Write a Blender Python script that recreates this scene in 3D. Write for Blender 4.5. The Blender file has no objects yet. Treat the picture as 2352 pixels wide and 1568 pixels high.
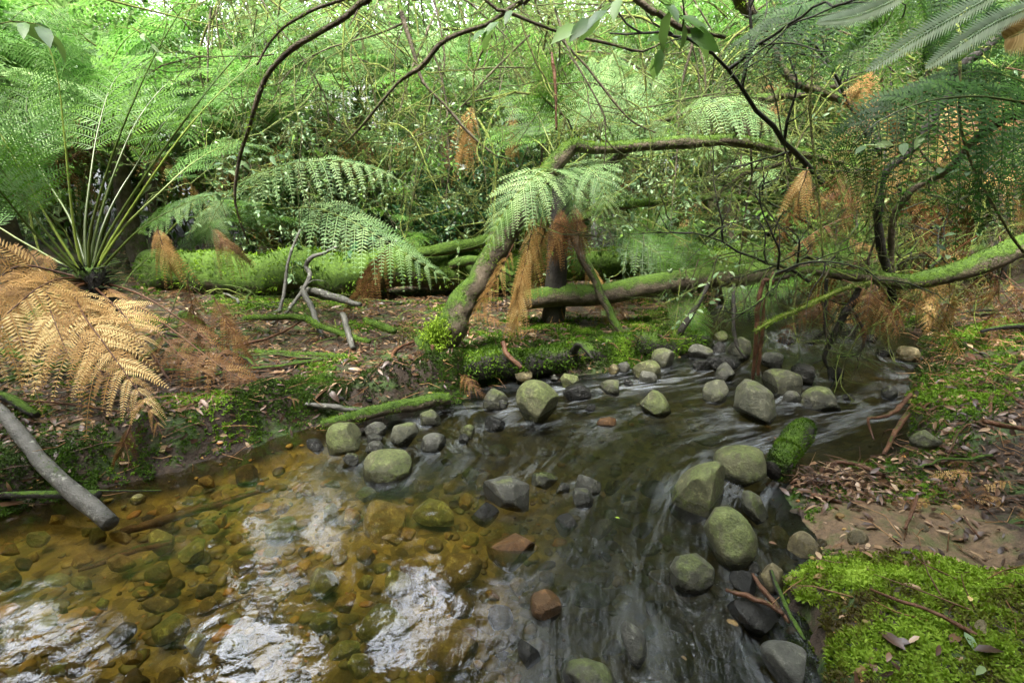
import bpy, bmesh, math, random
import numpy as np
from mathutils import Vector
R = math.radians
rng = np.random.default_rng(7)
random.seed(7)
scn = bpy.context.scene
col = scn.collection

# ---------------------------------------------------------------- camera
PITCH = R(16.8); CAMZ = 1.2; F = 1176.0            # F: focal length in units of a 2352-wide picture
cam = bpy.data.cameras.new('camera'); cam.lens = 18; cam.sensor_width = 36; cam.clip_start = 0.02; cam.clip_end = 1500
camo = bpy.data.objects.new('camera', cam); col.objects.link(camo)
camo.location = (0, 0, CAMZ); camo.rotation_euler = (math.pi/2 - PITCH, 0, 0); scn.camera = camo
FW = np.array([0, math.cos(PITCH), -math.sin(PITCH)]); UP = np.array([0, math.sin(PITCH), math.cos(PITCH)]); RT = np.array([1., 0, 0])
EYE = np.array([0, 0, CAMZ])
def ray(px, py): return FW + RT*((px-1176)/F) - UP*((py-784)/F)
def at(px, py, Y):
    d = ray(px, py); return EYE + d*(Y/d[1])
def onz(px, py, z=0.0):
    d = ray(px, py); return EYE + d*((z-CAMZ)/d[2])

# ---------------------------------------------------------------- noise
def _hash(ix, iy, iz, s):
    h = (ix*374761393 + iy*668265263 + iz*2147483647 + s*1274126177) & 0xffffffff
    h = ((h ^ (h >> 13))*1274126177) & 0xffffffff
    h = (h ^ (h >> 16)) & 0xffffff
    return h/float(0xffffff)
def vnoise(p, s=0):
    p = np.asarray(p, float); f = np.floor(p).astype(np.int64); t = p-f; t = t*t*(3-2*t); out = 0
    for dx in (0, 1):
        for dy in (0, 1):
            for dz in (0, 1):
                w = (t[..., 0] if dx else 1-t[..., 0])*(t[..., 1] if dy else 1-t[..., 1])*(t[..., 2] if dz else 1-t[..., 2])
                out = out + w*_hash(f[..., 0]+dx, f[..., 1]+dy, f[..., 2]+dz, s)
    return out*2-1
def fbm(p, o=4, s=0):
    p = np.asarray(p, float); a = 1; r = 0; n = 0
    for k in range(o):
        r = r + a*vnoise(p*(2**k), s+k*17); n += a; a *= .5
    return r/n
def nz(v):
    v = np.asarray(v, float); return v/np.maximum(np.linalg.norm(v, axis=-1, keepdims=True), 1e-9)

# ---------------------------------------------------------------- mesh builder
class MB:
    def __init__(s): s.V = []; s.Q = []; s.T = []; s.A = []; s.n = 0; s.QM = []; s.TM = []
    def add(s, V, Q=None, T=None, a=0.5, m=0):
        V = np.asarray(V, float).reshape(-1, 3); s.V.append(V)
        s.A.append(np.broadcast_to(np.asarray(a, float), (len(V),)).copy())
        if Q is not None and len(Q):
            Q = np.asarray(Q, np.int64).reshape(-1, 4); s.Q.append(Q+s.n); s.QM.append(np.full(len(Q), m))
        if T is not None and len(T):
            T = np.asarray(T, np.int64).reshape(-1, 3); s.T.append(T+s.n); s.TM.append(np.full(len(T), m))
        s.n += len(V); return s
    def mesh(s, name, mats, smooth=True):
        V = np.concatenate(s.V) if s.V else np.zeros((0, 3)); A = np.concatenate(s.A) if s.A else np.zeros(0)
        Q = np.concatenate(s.Q) if s.Q else np.zeros((0, 4), int); T = np.concatenate(s.T) if s.T else np.zeros((0, 3), int)
        M = np.concatenate([x for x in (s.QM+s.TM)]) if (s.QM or s.TM) else np.zeros(0, int)
        me = bpy.data.meshes.new(name); me.vertices.add(len(V)); me.vertices.foreach_set('co', V.astype(np.float32).ravel())
        L = np.concatenate([Q.ravel(), T.ravel()]); me.loops.add(len(L)); me.loops.foreach_set('vertex_index', L.astype(np.int32))
        n = len(Q)+len(T); st = np.concatenate([np.arange(len(Q))*4, len(Q)*4+np.arange(len(T))*3])
        me.polygons.add(n); me.polygons.foreach_set('loop_start', st.astype(np.int32))
        me.polygons.foreach_set('material_index', M.astype(np.int32))
        me.polygons.foreach_set('use_smooth', np.full(n, smooth))
        at_ = me.attributes.new('v', 'FLOAT', 'POINT'); at_.data.foreach_set('value', A.astype(np.float32))
        for m in (mats if isinstance(mats, (list, tuple)) else [mats]): me.materials.append(m)
        me.update(calc_edges=True); me.validate(); return me
    def obj(s, name, mats, parent=None, smooth=True):
        return link(name, s.mesh(name, mats, smooth), parent)
def link(name, me, parent=None):
    o = bpy.data.objects.new(name, me); col.objects.link(o)
    if parent is not None: o.parent = parent
    return o
def tag(o, label=None, cat=None, group=None, kind=None):
    if label: o['label'] = label
    if cat: o['category'] = cat
    if group: o['group'] = group
    if kind: o['kind'] = kind
    return o
def empty(name, loc=(0, 0, 0), rz=0, s=1.0):
    o = bpy.data.objects.new(name, None); col.objects.link(o); o.location = loc; o.rotation_euler = (0, 0, rz); o.scale = (s, s, s)
    o.empty_display_size = .1; return o
ORD = ('first second third fourth fifth sixth seventh eighth ninth tenth eleventh twelfth thirteenth fourteenth fifteenth sixteenth seventeenth '
       'eighteenth nineteenth twentieth').split()
TENS = ['', '', 'twenty', 'thirty', 'forty', 'fifty', 'sixty', 'seventy', 'eighty', 'ninety']
def ordw(i):
    if i < 20: return ORD[i]
    if i == 99: return 'hundredth'
    if i > 99: return 'hundred and '+ordw(i-100)
    n = i+1
    if n % 10 == 0: return TENS[n//10][:-1]+'ieth'
    return TENS[n//10]+' '+ORD[n % 10-1]
def ordinals(objs, fmt, key=None):
    """give repeats their own label by where they stand from left to right"""
    objs = sorted(objs, key=key or (lambda o: o.location.x/max(o.location.y, .3)))
    for i, o in enumerate(objs):
        o['label'] = fmt % (('leftmost' if i == 0 else 'rightmost' if i == len(objs)-1 else ordw(i)+' from the left'))

# ---------------------------------------------------------------- shapes
def spline(pts, n):
    """Catmull-Rom through pts (k,d), resampled to n points"""
    P = np.asarray(pts, float); k = len(P)
    if k == 2:
        t = np.linspace(0, 1, n)[:, None]; return P[0]*(1-t)+P[1]*t
    E = np.vstack([2*P[0]-P[1], P, 2*P[-1]-P[-2]])
    sl = np.r_[0, np.cumsum(np.linalg.norm(np.diff(P[:, :3], axis=0), axis=1))]
    u = np.interp(np.linspace(0, sl[-1], n), sl, np.arange(k)); i = np.minimum(u.astype(int), k-2); t = (u-i)[:, None]
    a, b, c, d = E[i], E[i+1], E[i+2], E[i+3]
    return .5*((2*b)+(-a+c)*t+(2*a-5*b+4*c-d)*t*t+(-a+3*b-3*c+d)*t**3)
def frames(C):
    T = nz(np.gradient(C, axis=0)); N = np.zeros_like(T); h = np.array([0, 0, 1.]) if abs(T[0, 2]) < .9 else np.array([1., 0, 0])
    n = nz(np.cross(np.cross(T[0], h), T[0])) if np.linalg.norm(np.cross(T[0], h)) > 1e-6 else np.array([1., 0, 0])
    for i in range(len(T)):
        n = nz(n-T[i]*np.dot(n, T[i])); N[i] = n
    return T, N, np.cross(T, N)
def tube(mb, C, r, n=8, rough=0, seed=0, a=.5, m=0, cap=True, freq=1.0):
    C = np.asarray(C, float); r = np.broadcast_to(np.asarray(r, float), (len(C),)); T, N, B = frames(C)
    th = np.arange(n)*2*math.pi/n
    D = N[:, None]*np.cos(th)[None, :, None]+B[:, None]*np.sin(th)[None, :, None]
    rr = r[:, None]*np.ones(n)[None]
    if rough:
        q = C[:, None]/np.maximum(r.mean(), .003)*.55*freq+D*1.1
        rr = rr*(1+rough*fbm(q, 3, seed))
    V = C[:, None]+D*rr[..., None]; k = len(C)
    i = np.arange(k-1)[:, None]*n; j = np.arange(n)[None]; j2 = (j+1) % n
    Q = np.stack([i+j, i+j2, i+n+j2, i+n+j], -1).reshape(-1, 4)
    V = V.reshape(-1, 3); Tt = []
    if cap:
        V = np.vstack([V, C[0], C[-1]]); c0 = k*n; jj = np.arange(n)
        Tt = np.vstack([np.stack([(jj+1) % n, jj, np.full(n, c0)], -1), np.stack([(k-1)*n+jj, (k-1)*n+(jj+1) % n, np.full(n, c0+1)], -1)])
    mb.add(V, Q, Tt, a, m); return mb
def kites(mb, P, D, S, L, W, a=.5, m=0, wpos=.35, bend=None):
    """flat pointed leaflets: base P, direction D, sideways S"""
    P = np.asarray(P); n = len(P)
    if n == 0: return mb
    L = np.broadcast_to(L, (n,))[:, None]; W = np.broadcast_to(W, (n,))[:, None]
    mid = P+D*L*wpos; tip = P+D*L
    if bend is not None: tip = tip+bend*L
    V = np.stack([P, mid+S*W*.5, tip, mid-S*W*.5], 1).reshape(-1, 3)
    Q = np.arange(n*4).reshape(-1, 4); mb.add(V, Q, None, np.repeat(np.broadcast_to(a, (n,)), 4), m); return mb
def leaves(mb, P, D, N, L, W, a=.5, m=0, curl=.15, fold=.25):
    """broad leaves with a folded midrib and a curl (8 vertices each)"""
    P = np.asarray(P); n = len(P)
    if n == 0: return mb
    D = nz(D); S = nz(np.cross(D, N)); N = np.cross(S, D); L = np.broadcast_to(L, (n,))[:, None]; W = np.broadcast_to(W, (n,))[:, None]
    def row(t, w, side): return P+D*L*t-N*L*curl*t*t*2+S*W*.5*w*side+N*W*fold*w*abs(side)*.5
    V = np.stack([row(0, 0, 0), row(.3, .9, 1), row(.3, .9, 0), row(.3, .9, -1), row(.65, .85, 1), row(.65, .85, 0), row(.65, .85, -1), row(1, 0, 0)], 1).reshape(-1, 3)
    b = np.arange(n)[:, None]*8
    Q = np.concatenate([b+np.array([[1, 4, 5, 2]]), b+np.array([[2, 5, 6, 3]])]); 
    T = np.concatenate([b+np.array([[0, 1, 2]]), b+np.array([[0, 2, 3]]), b+np.array([[4, 7, 5]]), b+np.array([[5, 7, 6]])])
    mb.add(V, Q, T, np.repeat(np.broadcast_to(a, (n,)), 8), m); return mb
def rand_dirs(n, r=rng):
    return nz(r.normal(size=(n, 3)))

def frond(mb, pts, nrm, Lmax, npair=24, nsub=16, bare=.2, fwd=25, droop=.15, plen=.17, pwid=.55, jit=.08, miss=0., r0=.006,
          grav=(0, 0, -1), side_l=1., side_r=1., seed=1, lift=.1, av=(.2, .8), stem_a=.5, tipfwd=25, sweep=0., ms=1, ml=0, curlT=.0):
    """a bipinnate fern frond along a curve. nrm: the way the frond's upper face looks"""
    rg = np.random.default_rng(seed); G = np.array(grav, float)
    C = spline(pts, 40); T, _, _ = frames(C); ln = np.linalg.norm(np.diff(C, axis=0), axis=1).sum()
    tube(mb, C[::2], np.interp(np.linspace(0, 1, 20), [0, 1], [r0, r0*.15]), 5, a=stem_a, m=ms, cap=False)
    u = (np.arange(npair)+.5)/npair; s = bare+(1-bare)*u**.92
    prof = np.sin(math.pi*(.14+.86*u)**.72); prof = prof/prof.max()
    ci = s*39; i0 = np.minimum(ci.astype(int), 38); f = (ci-i0)[:, None]
    c = C[i0]*(1-f)+C[i0+1]*f; t = nz(T[i0]*(1-f)+T[i0+1]*f)
    nrm = np.broadcast_to(np.asarray(nrm, float), (npair, 3)); S = nz(np.cross(t, nrm)); N = np.cross(S, t)
    for sd, sc in ((1, side_l), (-1, side_r)):
        if sc == 0: continue
        fa = np.radians(fwd+tipfwd*u+rg.normal(0, 100*jit*.3, npair))[:, None]
        Lp = Lmax*prof*sc*(1+rg.normal(0, jit, npair)); keep = rg.random(npair) >= miss
        dirn = nz(S*sd*np.cos(fa)+t*np.sin(fa)+N*lift+rg.normal(0, jit*.6, (npair, 3)))
        dr = droop*(1+rg.normal(0, jit*2, npair))
        cc, dd, LL, NN, DR = c[keep], dirn[keep], Lp[keep], N[keep], dr[keep]; n = len(cc)
        q = (np.arange(nsub)+.6)/nsub; Qq = q[None, :, None]
        curve = lambda qq: cc[:, None]+LL[:, None, None]*(qq*dd[:, None]+DR[:, None, None]*qq**2*G+curlT*qq**2*t[keep][:, None])
        p = curve(Qq); tp = nz(dd[:, None]+2*DR[:, None, None]*Qq*G+2*curlT*Qq*t[keep][:, None]); b = nz(np.cross(tp, NN[:, None])); nn = np.cross(b, tp)
        # pinna midrib, a thin ribbon
        qr = np.linspace(0, 1, 5)[None, :, None]; pr = curve(qr); wr = (LL[:, None, None]*.008+.0006)*(1-.8*qr)
        br = nz(np.cross(nz(dd[:, None]+2*DR[:, None, None]*qr*G), NN[:, None]))
        Vr = np.stack([pr+br*wr, pr-br*wr], 2).reshape(-1, 3); kk = (np.arange(n)[:, None]*10+np.arange(4)[None]*2).reshape(-1, 1)
        mb.add(Vr, kk+np.array([[0, 1, 3, 2]]), None, stem_a, ml)
        pl = LL[:, None]*plen*(1-q[None])**.45*(.75+.25*np.minimum(1, q*6))[None]
        w = (LL[:, None]/nsub*pwid)*np.ones_like(pl)*(1-q[None]*.3)
        av_ = rg.uniform(av[0], av[1], (n, 1))+rg.normal(0, .06, (n, nsub))
        for s2 in (1, -1):
            pd = nz(b*s2*.86+tp*(.5+sweep)+nn*rg.normal(0, .12, (n, nsub, 1)))
            kites(mb, p.reshape(-1, 3), pd.reshape(-1, 3), nz(np.cross(pd, nn)).reshape(-1, 3), pl.ravel(), w.ravel(), av_.ravel(), ml, .4)
    return mb
# ---------------------------------------------------------------- materials
def newmat(name):
    m = bpy.data.materials.new(name); m.use_nodes = True; nt = m.node_tree; nt.nodes.clear()
    return m, nt, nt.nodes, nt.links
def nd(ns, t, **k):
    n = ns.new(t)
    for a, v in k.items():
        if a.startswith('i_'): n.inputs[a[2:].replace('_', ' ')].default_value = v
        else: setattr(n, a, v)
    return n
def ramp(ns, stops, interp='LINEAR'):
    r = ns.new('ShaderNodeValToRGB'); r.color_ramp.interpolation = interp; e = r.color_ramp.elements
    while len(e) < len(stops): e.new(.5)
    for x, (p, c) in zip(e, stops): x.position = p; x.color = (*c, 1) if len(c) == 3 else c
    return r
def leaf_mat(name, stops, transl=.35, rough=.5, spec=.35, objvar=.25, back=None):
    m, nt, ns, lk = newmat(name)
    a = nd(ns, 'ShaderNodeAttribute', attribute_name='v'); oi = nd(ns, 'ShaderNodeObjectInfo')
    geo = nd(ns, 'ShaderNodeNewGeometry'); no = nd(ns, 'ShaderNodeTexNoise'); no.inputs['Scale'].default_value = 3.5; lk.new(geo.outputs['Position'], no.inputs['Vector'])
    mm = nd(ns, 'ShaderNodeMath', operation='MULTIPLY_ADD'); mm.inputs[1].default_value = objvar; lk.new(oi.outputs['Random'], mm.inputs[0]); lk.new(a.outputs['Fac'], mm.inputs[2])
    m2 = nd(ns, 'ShaderNodeMath', operation='MULTIPLY_ADD'); m2.inputs[1].default_value = .5; lk.new(no.outputs['Fac'], m2.inputs[0]); lk.new(mm.outputs[0], m2.inputs[2])
    m3 = nd(ns, 'ShaderNodeMath', operation='SUBTRACT'); m3.inputs[1].default_value = .25+objvar/2; lk.new(m2.outputs[0], m3.inputs[0])
    r = ramp(ns, stops); lk.new(m3.outputs[0], r.inputs[0])
    c_out = r.outputs[0]
    if back:
        mx = nd(ns, 'ShaderNodeMix', data_type='RGBA'); lk.new(geo.outputs['Backfacing'], mx.inputs['Factor']); lk.new(c_out, mx.inputs[6]); mx.inputs[7].default_value = (*back, 1); c_out = mx.outputs[2]
    p = nd(ns, 'ShaderNodeBsdfPrincipled'); p.inputs['Roughness'].default_value = rough; p.inputs['Specular IOR Level'].default_value = spec; lk.new(c_out, p.inputs['Base Color'])
    t = nd(ns, 'ShaderNodeBsdfTranslucent'); hs = nd(ns, 'ShaderNodeHueSaturation'); hs.inputs['Saturation'].default_value = 1.05; hs.inputs['Value'].default_value = 1.25; lk.new(c_out, hs.inputs['Color']); lk.new(hs.outputs[0], t.inputs['Color'])
    mix = nd(ns, 'ShaderNodeMixShader'); mix.inputs[0].default_value = transl; lk.new(p.outputs[0], mix.inputs[1]); lk.new(t.outputs[0], mix.inputs[2])
    o = nd(ns, 'ShaderNodeOutputMaterial'); lk.new(mix.outputs[0], o.inputs[0]); return m
def bump(ns, lk, h, strength=.5, dist=.01, prev=None):
    b = nd(ns, 'ShaderNodeBump'); b.inputs['Strength'].default_value = strength; b.inputs['Distance'].default_value = dist; lk.new(h, b.inputs['Height'])
    if prev is not None: lk.new(prev, b.inputs['Normal'])
    return b.outputs[0]
def noise(ns, lk, vec, scale, detail=4, rough=.6, dist=0):
    n = nd(ns, 'ShaderNodeTexNoise'); n.inputs['Scale'].default_value = scale; n.inputs['Detail'].default_value = detail; n.inputs['Roughness'].default_value = rough; n.inputs['Distortion'].default_value = dist
    if vec is not None: lk.new(vec, n.inputs['Vector'])
    return n.outputs['Fac']
def mixc(ns, lk, f, a, b):
    m = nd(ns, 'ShaderNodeMix', data_type='RGBA')
    if hasattr(f, 'links'): lk.new(f, m.inputs['Factor'])
    else: m.inputs['Factor'].default_value = f
    for s, x in ((6, a), (7, b)):
        if hasattr(x, 'links'): lk.new(x, m.inputs[s])
        else: m.inputs[s].default_value = (*x, 1)
    return m.outputs[2]
def mapr(ns, lk, v, a, b, c=0., d=1.):
    m = nd(ns, 'ShaderNodeMapRange'); lk.new(v, m.inputs[0]); m.inputs[1].default_value = a; m.inputs[2].default_value = b; m.inputs[3].default_value = c; m.inputs[4].default_value = d; return m.outputs[0]
def math2(ns, lk, op, a, b):
    m = nd(ns, 'ShaderNodeMath', operation=op)
    for i, x in enumerate((a, b)):
        if hasattr(x, 'links'): lk.new(x, m.inputs[i])
        else: m.inputs[i].default_value = x
    return m.outputs[0]
def bark_mat(name, c1, c2, moss=.4, mosscol=((.02, .045, .006), (.085, .155, .014)), rough=.75, scale=1., lichen=.0):
    """bark with streaks and moss growing where the wood looks up"""
    m, nt, ns, lk = newmat(name); geo = nd(ns, 'ShaderNodeNewGeometry'); P = geo.outputs['Position']
    n1 = noise(ns, lk, P, 14*scale, 6, .65); n2 = noise(ns, lk, P, 90*scale, 4, .6); n3 = noise(ns, lk, P, 5*scale, 4, .6)
    base = ramp(ns, [(.3, c1), (.7, c2)]); lk.new(n1, base.inputs[0]); c = base.outputs[0]
    if lichen:
        lf = mapr(ns, lk, noise(ns, lk, P, 22, 3), .62, .68, 0, lichen); c = mixc(ns, lk, lf, c, (.42, .43, .36))
    sx = nd(ns, 'ShaderNodeSeparateXYZ'); lk.new(geo.outputs['Normal'], sx.inputs[0])
    up = math2(ns, lk, 'ADD', math2(ns, lk, 'MULTIPLY', sx.outputs[2], .45), n3)
    mask = mapr(ns, lk, math2(ns, lk, 'ADD', up, math2(ns, lk, 'MULTIPLY', n2, .35)), 1.25-moss, 1.38-moss)
    mc = ramp(ns, [(.3, mosscol[0]), (.7, mosscol[1])]); lk.new(noise(ns, lk, P, 40, 5, .7), mc.inputs[0])
    c = mixc(ns, lk, mask, c, mc.outputs[0])
    p = nd(ns, 'ShaderNodeBsdfPrincipled'); lk.new(c, p.inputs['Base Color']); lk.new(mapr(ns, lk, mask, 0, 1, rough, .95), p.inputs['Roughness']); p.inputs['Specular IOR Level'].default_value = .4
    b = bump(ns, lk, n1, .8, .02); b = bump(ns, lk, n2, .9, .006, b); b = bump(ns, lk, math2(ns, lk, 'MULTIPLY', mask, noise(ns, lk, P, 160, 3)), 1, .006, b)
    lk.new(b, p.inputs['Normal']); o = nd(ns, 'ShaderNodeOutputMaterial'); lk.new(p.outputs[0], o.inputs[0]); return m
def rock_mat(name, c1, c2, algae=.5, algc=(.10, .17, .03), tint=None, wetz=.06, wet=1.):
    m, nt, ns, lk = newmat(name); geo = nd(ns, 'ShaderNodeNewGeometry'); P = geo.outputs['Position']; oi = nd(ns, 'ShaderNodeObjectInfo')
    off = nd(ns, 'ShaderNodeVectorMath', operation='ADD'); cx = nd(ns, 'ShaderNodeCombineXYZ'); mu = math2(ns, lk, 'MULTIPLY', oi.outputs['Random'], 37.)
    for i in range(3): lk.new(mu, cx.inputs[i])
    lk.new(P, off.inputs[0]); lk.new(cx.outputs[0], off.inputs[1]); Q = off.outputs[0]
    n1 = noise(ns, lk, Q, 8, 6, .7); n2 = noise(ns, lk, Q, 75, 6, .8); n3 = noise(ns, lk, Q, 9, 5, .7); n4 = noise(ns, lk, Q, 30, 6, .75)
    r = ramp(ns, [(.35, c1), (.65, c2)]); lk.new(n1, r.inputs[0])
    ob = mapr(ns, lk, oi.outputs['Random'], 0, 1, .72, 1.25)
    hv = nd(ns, 'ShaderNodeHueSaturation'); lk.new(ob, hv.inputs['Value']); lk.new(r.outputs[0], hv.inputs['Color'])
    c = mixc(ns, lk, mapr(ns, lk, n2, .42, .62, .0, .6), hv.outputs[0], tuple(x*.35 for x in c1))
    c = mixc(ns, lk, mapr(ns, lk, n4, .55, .66, 0, .5), c, tuple(min(1, x*1.7) for x in c2))
    vo = nd(ns, 'ShaderNodeTexVoronoi', feature='DISTANCE_TO_EDGE'); vo.inputs['Scale'].default_value = 7; lk.new(Q, vo.inputs['Vector'])
    sx = nd(ns, 'ShaderNodeSeparateXYZ'); lk.new(geo.outputs['Normal'], sx.inputs[0])
    up = math2(ns, lk, 'ADD', math2(ns, lk, 'MULTIPLY', sx.outputs[2], .35), math2(ns, lk, 'ADD', math2(ns, lk, 'MULTIPLY_ADD', n3, 2.0) if 0 else mapr(ns, lk, n3, .3, .7, .15, .85), math2(ns, lk, 'MULTIPLY', n4, .4)))
    mask = mapr(ns, lk, up, 1.42-algae, 1.60-algae, 0, .72)
    ac = mixc(ns, lk, mapr(ns, lk, n2, .3, .7), algc, tuple(min(1, x*2.0) for x in algc))
    c = mixc(ns, lk, mask, c, ac)
    sp = nd(ns, 'ShaderNodeHueSaturation'); lk.new(c, sp.inputs['Color']); lk.new(math2(ns, lk, 'ADD', mapr(ns, lk, n2, .35, .65, .32, .72), mapr(ns, lk, n4, .35, .65, -.08, .3)), sp.inputs['Value']); c = sp.outputs[0]
    pz = nd(ns, 'ShaderNodeSeparateXYZ'); lk.new(P, pz.inputs[0])
    wl = math2(ns, lk, 'ADD', pz.outputs[2], math2(ns, lk, 'MULTIPLY', n1, .05))
    wm = mapr(ns, lk, wl, wetz, wetz+.03, wet, 0.)
    hs = nd(ns, 'ShaderNodeHueSaturation'); hs.inputs['Value'].default_value = .42; hs.inputs['Saturation'].default_value = 1.2; lk.new(c, hs.inputs['Color'])
    c = mixc(ns, lk, wm, c, hs.outputs[0])
    p = nd(ns, 'ShaderNodeBsdfPrincipled'); lk.new(c, p.inputs['Base Color']); lk.new(mapr(ns, lk, wm, 0, 1, .62, .16), p.inputs['Roughness']); p.inputs['Specular IOR Level'].default_value = .5
    b = bump(ns, lk, n4, .8, .02); b = bump(ns, lk, n2, .8, .007, b); lk.new(b, p.inputs['Normal'])
    o = nd(ns, 'ShaderNodeOutputMaterial'); lk.new(p.outputs[0], o.inputs[0]); return m

G = {}
G['frond'] = leaf_mat('fern_green', [(0, (.03, .08, .01)), (.5, (.08, .19, .02)), (1, (.18, .34, .05))], .45, .45, back=(.12, .2, .08))
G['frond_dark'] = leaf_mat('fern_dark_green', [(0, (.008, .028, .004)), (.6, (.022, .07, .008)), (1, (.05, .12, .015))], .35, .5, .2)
G['frond_pale'] = leaf_mat('fern_silver_green', [(0, (.07, .14, .05)), (.5, (.17, .29, .11)), (1, (.34, .46, .2))], .35, .5, .2)
G['frond_bright'] = leaf_mat('fern_bright_green', [(0, (.03, .09, .015)), (.5, (.09, .21, .04)), (1, (.2, .34, .10))], .45, .5)
G['dead'] = leaf_mat('fern_dead_gold', [(0, (.11, .055, .015)), (.5, (.38, .22, .07)), (1, (.66, .5, .22))], .2, .6, .25)
G['dead_brown'] = leaf_mat('fern_dead_brown', [(0, (.04, .018, .006)), (.5, (.14, .065, .02)), (1, (.32, .19, .07))], .25, .6, .25)
G['stalk'] = leaf_mat('frond_stalk', [(0, (.02, .03, .006)), (.5, (.06, .09, .012)), (1, (.2, .26, .04))], .05, .35, .5, 0)
G['stalk_dead'] = leaf_mat('dead_stalk', [(0, (.03, .012, .006)), (.5, (.1, .04, .015)), (1, (.3, .17, .07))], .05, .5, .4, .3)
G['leaf'] = leaf_mat('shrub_leaf', [(0, (.03, .08, .012)), (.5, (.09, .2, .03)), (1, (.22, .38, .07))], .4, .4, .5, back=(.12, .2, .05))
G['leaf_sage'] = leaf_mat('sage_leaf', [(0, (.06, .12, .05)), (.5, (.14, .24, .11)), (1, (.28, .38, .2))], .3, .45, .5)
G['leaf_deep'] = leaf_mat('deep_green_leaf', [(0, (.008, .035, .012)), (.5, (.02, .08, .025)), (1, (.05, .15, .05))], .3, .35, .6)
G['leaf_far'] = leaf_mat('far_leaf', [(0, (.03, .08, .02)), (.5, (.12, .22, .06)), (1, (.32, .42, .19))], .5, .5, .4)
G['litter'] = leaf_mat('fallen_leaf', [(0, (.025, .012, .007)), (.4, (.085, .042, .022)), (.75, (.21, .12, .062)), (1, (.42, .30, .18))], .08, .4, .6)
G['moss'] = leaf_mat('moss_shoot', [(0, (.07, .055, .015)), (.25, (.12, .15, .014)), (.5, (.17, .28, .02)), (1, (.38, .53, .07))], .35, .6, .2)
G['moss_log'] = leaf_mat('moss_on_wood', [(0, (.025, .045, .006)), (.5, (.075, .15, .01)), (1, (.22, .36, .03))], .35, .6, .2)
G['moss_dark'] = leaf_mat('moss_deep', [(0, (.02, .035, .005)), (.5, (.06, .13, .01)), (1, (.18, .31, .025))], .3, .6, .2)
G['bark'] = bark_mat('mossy_bark', (.035, .026, .017), (.15, .12, .08), .5)
G['bark_moss'] = bark_mat('very_mossy_bark', (.025, .02, .012), (.08, .06, .03), .85)
G['bark_dark'] = bark_mat('dark_bark', (.008, .008, .007), (.035, .03, .024), .32)
G['bark_grey'] = bark_mat('grey_bark', (.05, .05, .043), (.13, .125, .11), .1, lichen=.5, rough=.55)
G['twig'] = bark_mat('twig_bark', (.06, .05, .025), (.2, .18, .09), .7, ((.06, .08, .01), (.2, .25, .05)))
G['twig_pale'] = bark_mat('pale_twig_bark', (.06, .06, .03), (.2, .2, .09), .5, ((.07, .10, .02), (.2, .28, .06)))
G['silver'] = leaf_mat('fern_silver_underside', [(0, (.3, .4, .28)), (1, (.6, .7, .55))], .3, .5, .2)
G['wood_brown'] = bark_mat('brown_wood', (.05, .02, .01), (.17, .08, .04), .12, rough=.5)
G['rock'] = rock_mat('stone_olive', (.09, .095, .06), (.25, .25, .165), .5, (.11, .14, .035))
G['rock_green'] = rock_mat('stone_green', (.13, .14, .06), (.30, .30, .15), .62, (.14, .175, .05))
G['rock_grey'] = rock_mat('stone_grey', (.10, .105, .085), (.26, .26, .21), .3, (.14, .16, .05))
G['rock_dark'] = rock_mat('stone_dark_wet', (.035, .035, .03), (.10, .10, .085), .2, wetz=.12)
G['rock_tan'] = rock_mat('stone_tan', (.22, .18, .08), (.42, .36, .2), .35, (.2, .22, .06))
SUB = dict(wetz=5., wet=0.)
G['bed_brown'] = rock_mat('bed_stone_brown', (0.313, 0.196, 0.069), (0.700, 0.470, 0.177), .2, (.12, .13, .03), **SUB)
G['bed_olive'] = rock_mat('bed_stone_olive', (0.293, 0.274, 0.088), (0.666, 0.587, 0.196), .4, (.10, .13, .03), **SUB)
G['bed_orange'] = rock_mat('bed_stone_orange', (0.489, 0.196, 0.049), (0.700, 0.509, 0.157), .05, **SUB)
G['bed_dark'] = rock_mat('bed_stone_dark', (0.089, 0.059, 0.030), (0.267, 0.178, 0.084), .1, (.05, .06, .02), **SUB)
G['bed_yellow'] = rock_mat('bed_stone_yellow', (0.548, 0.352, 0.078), (0.700, 0.700, 0.196), .1, **SUB)
G['orange_wet'] = rock_mat('stone_orange_wet', (.16, .07, .02), (.36, .2, .08), .05, wetz=.15, wet=.55)

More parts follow.
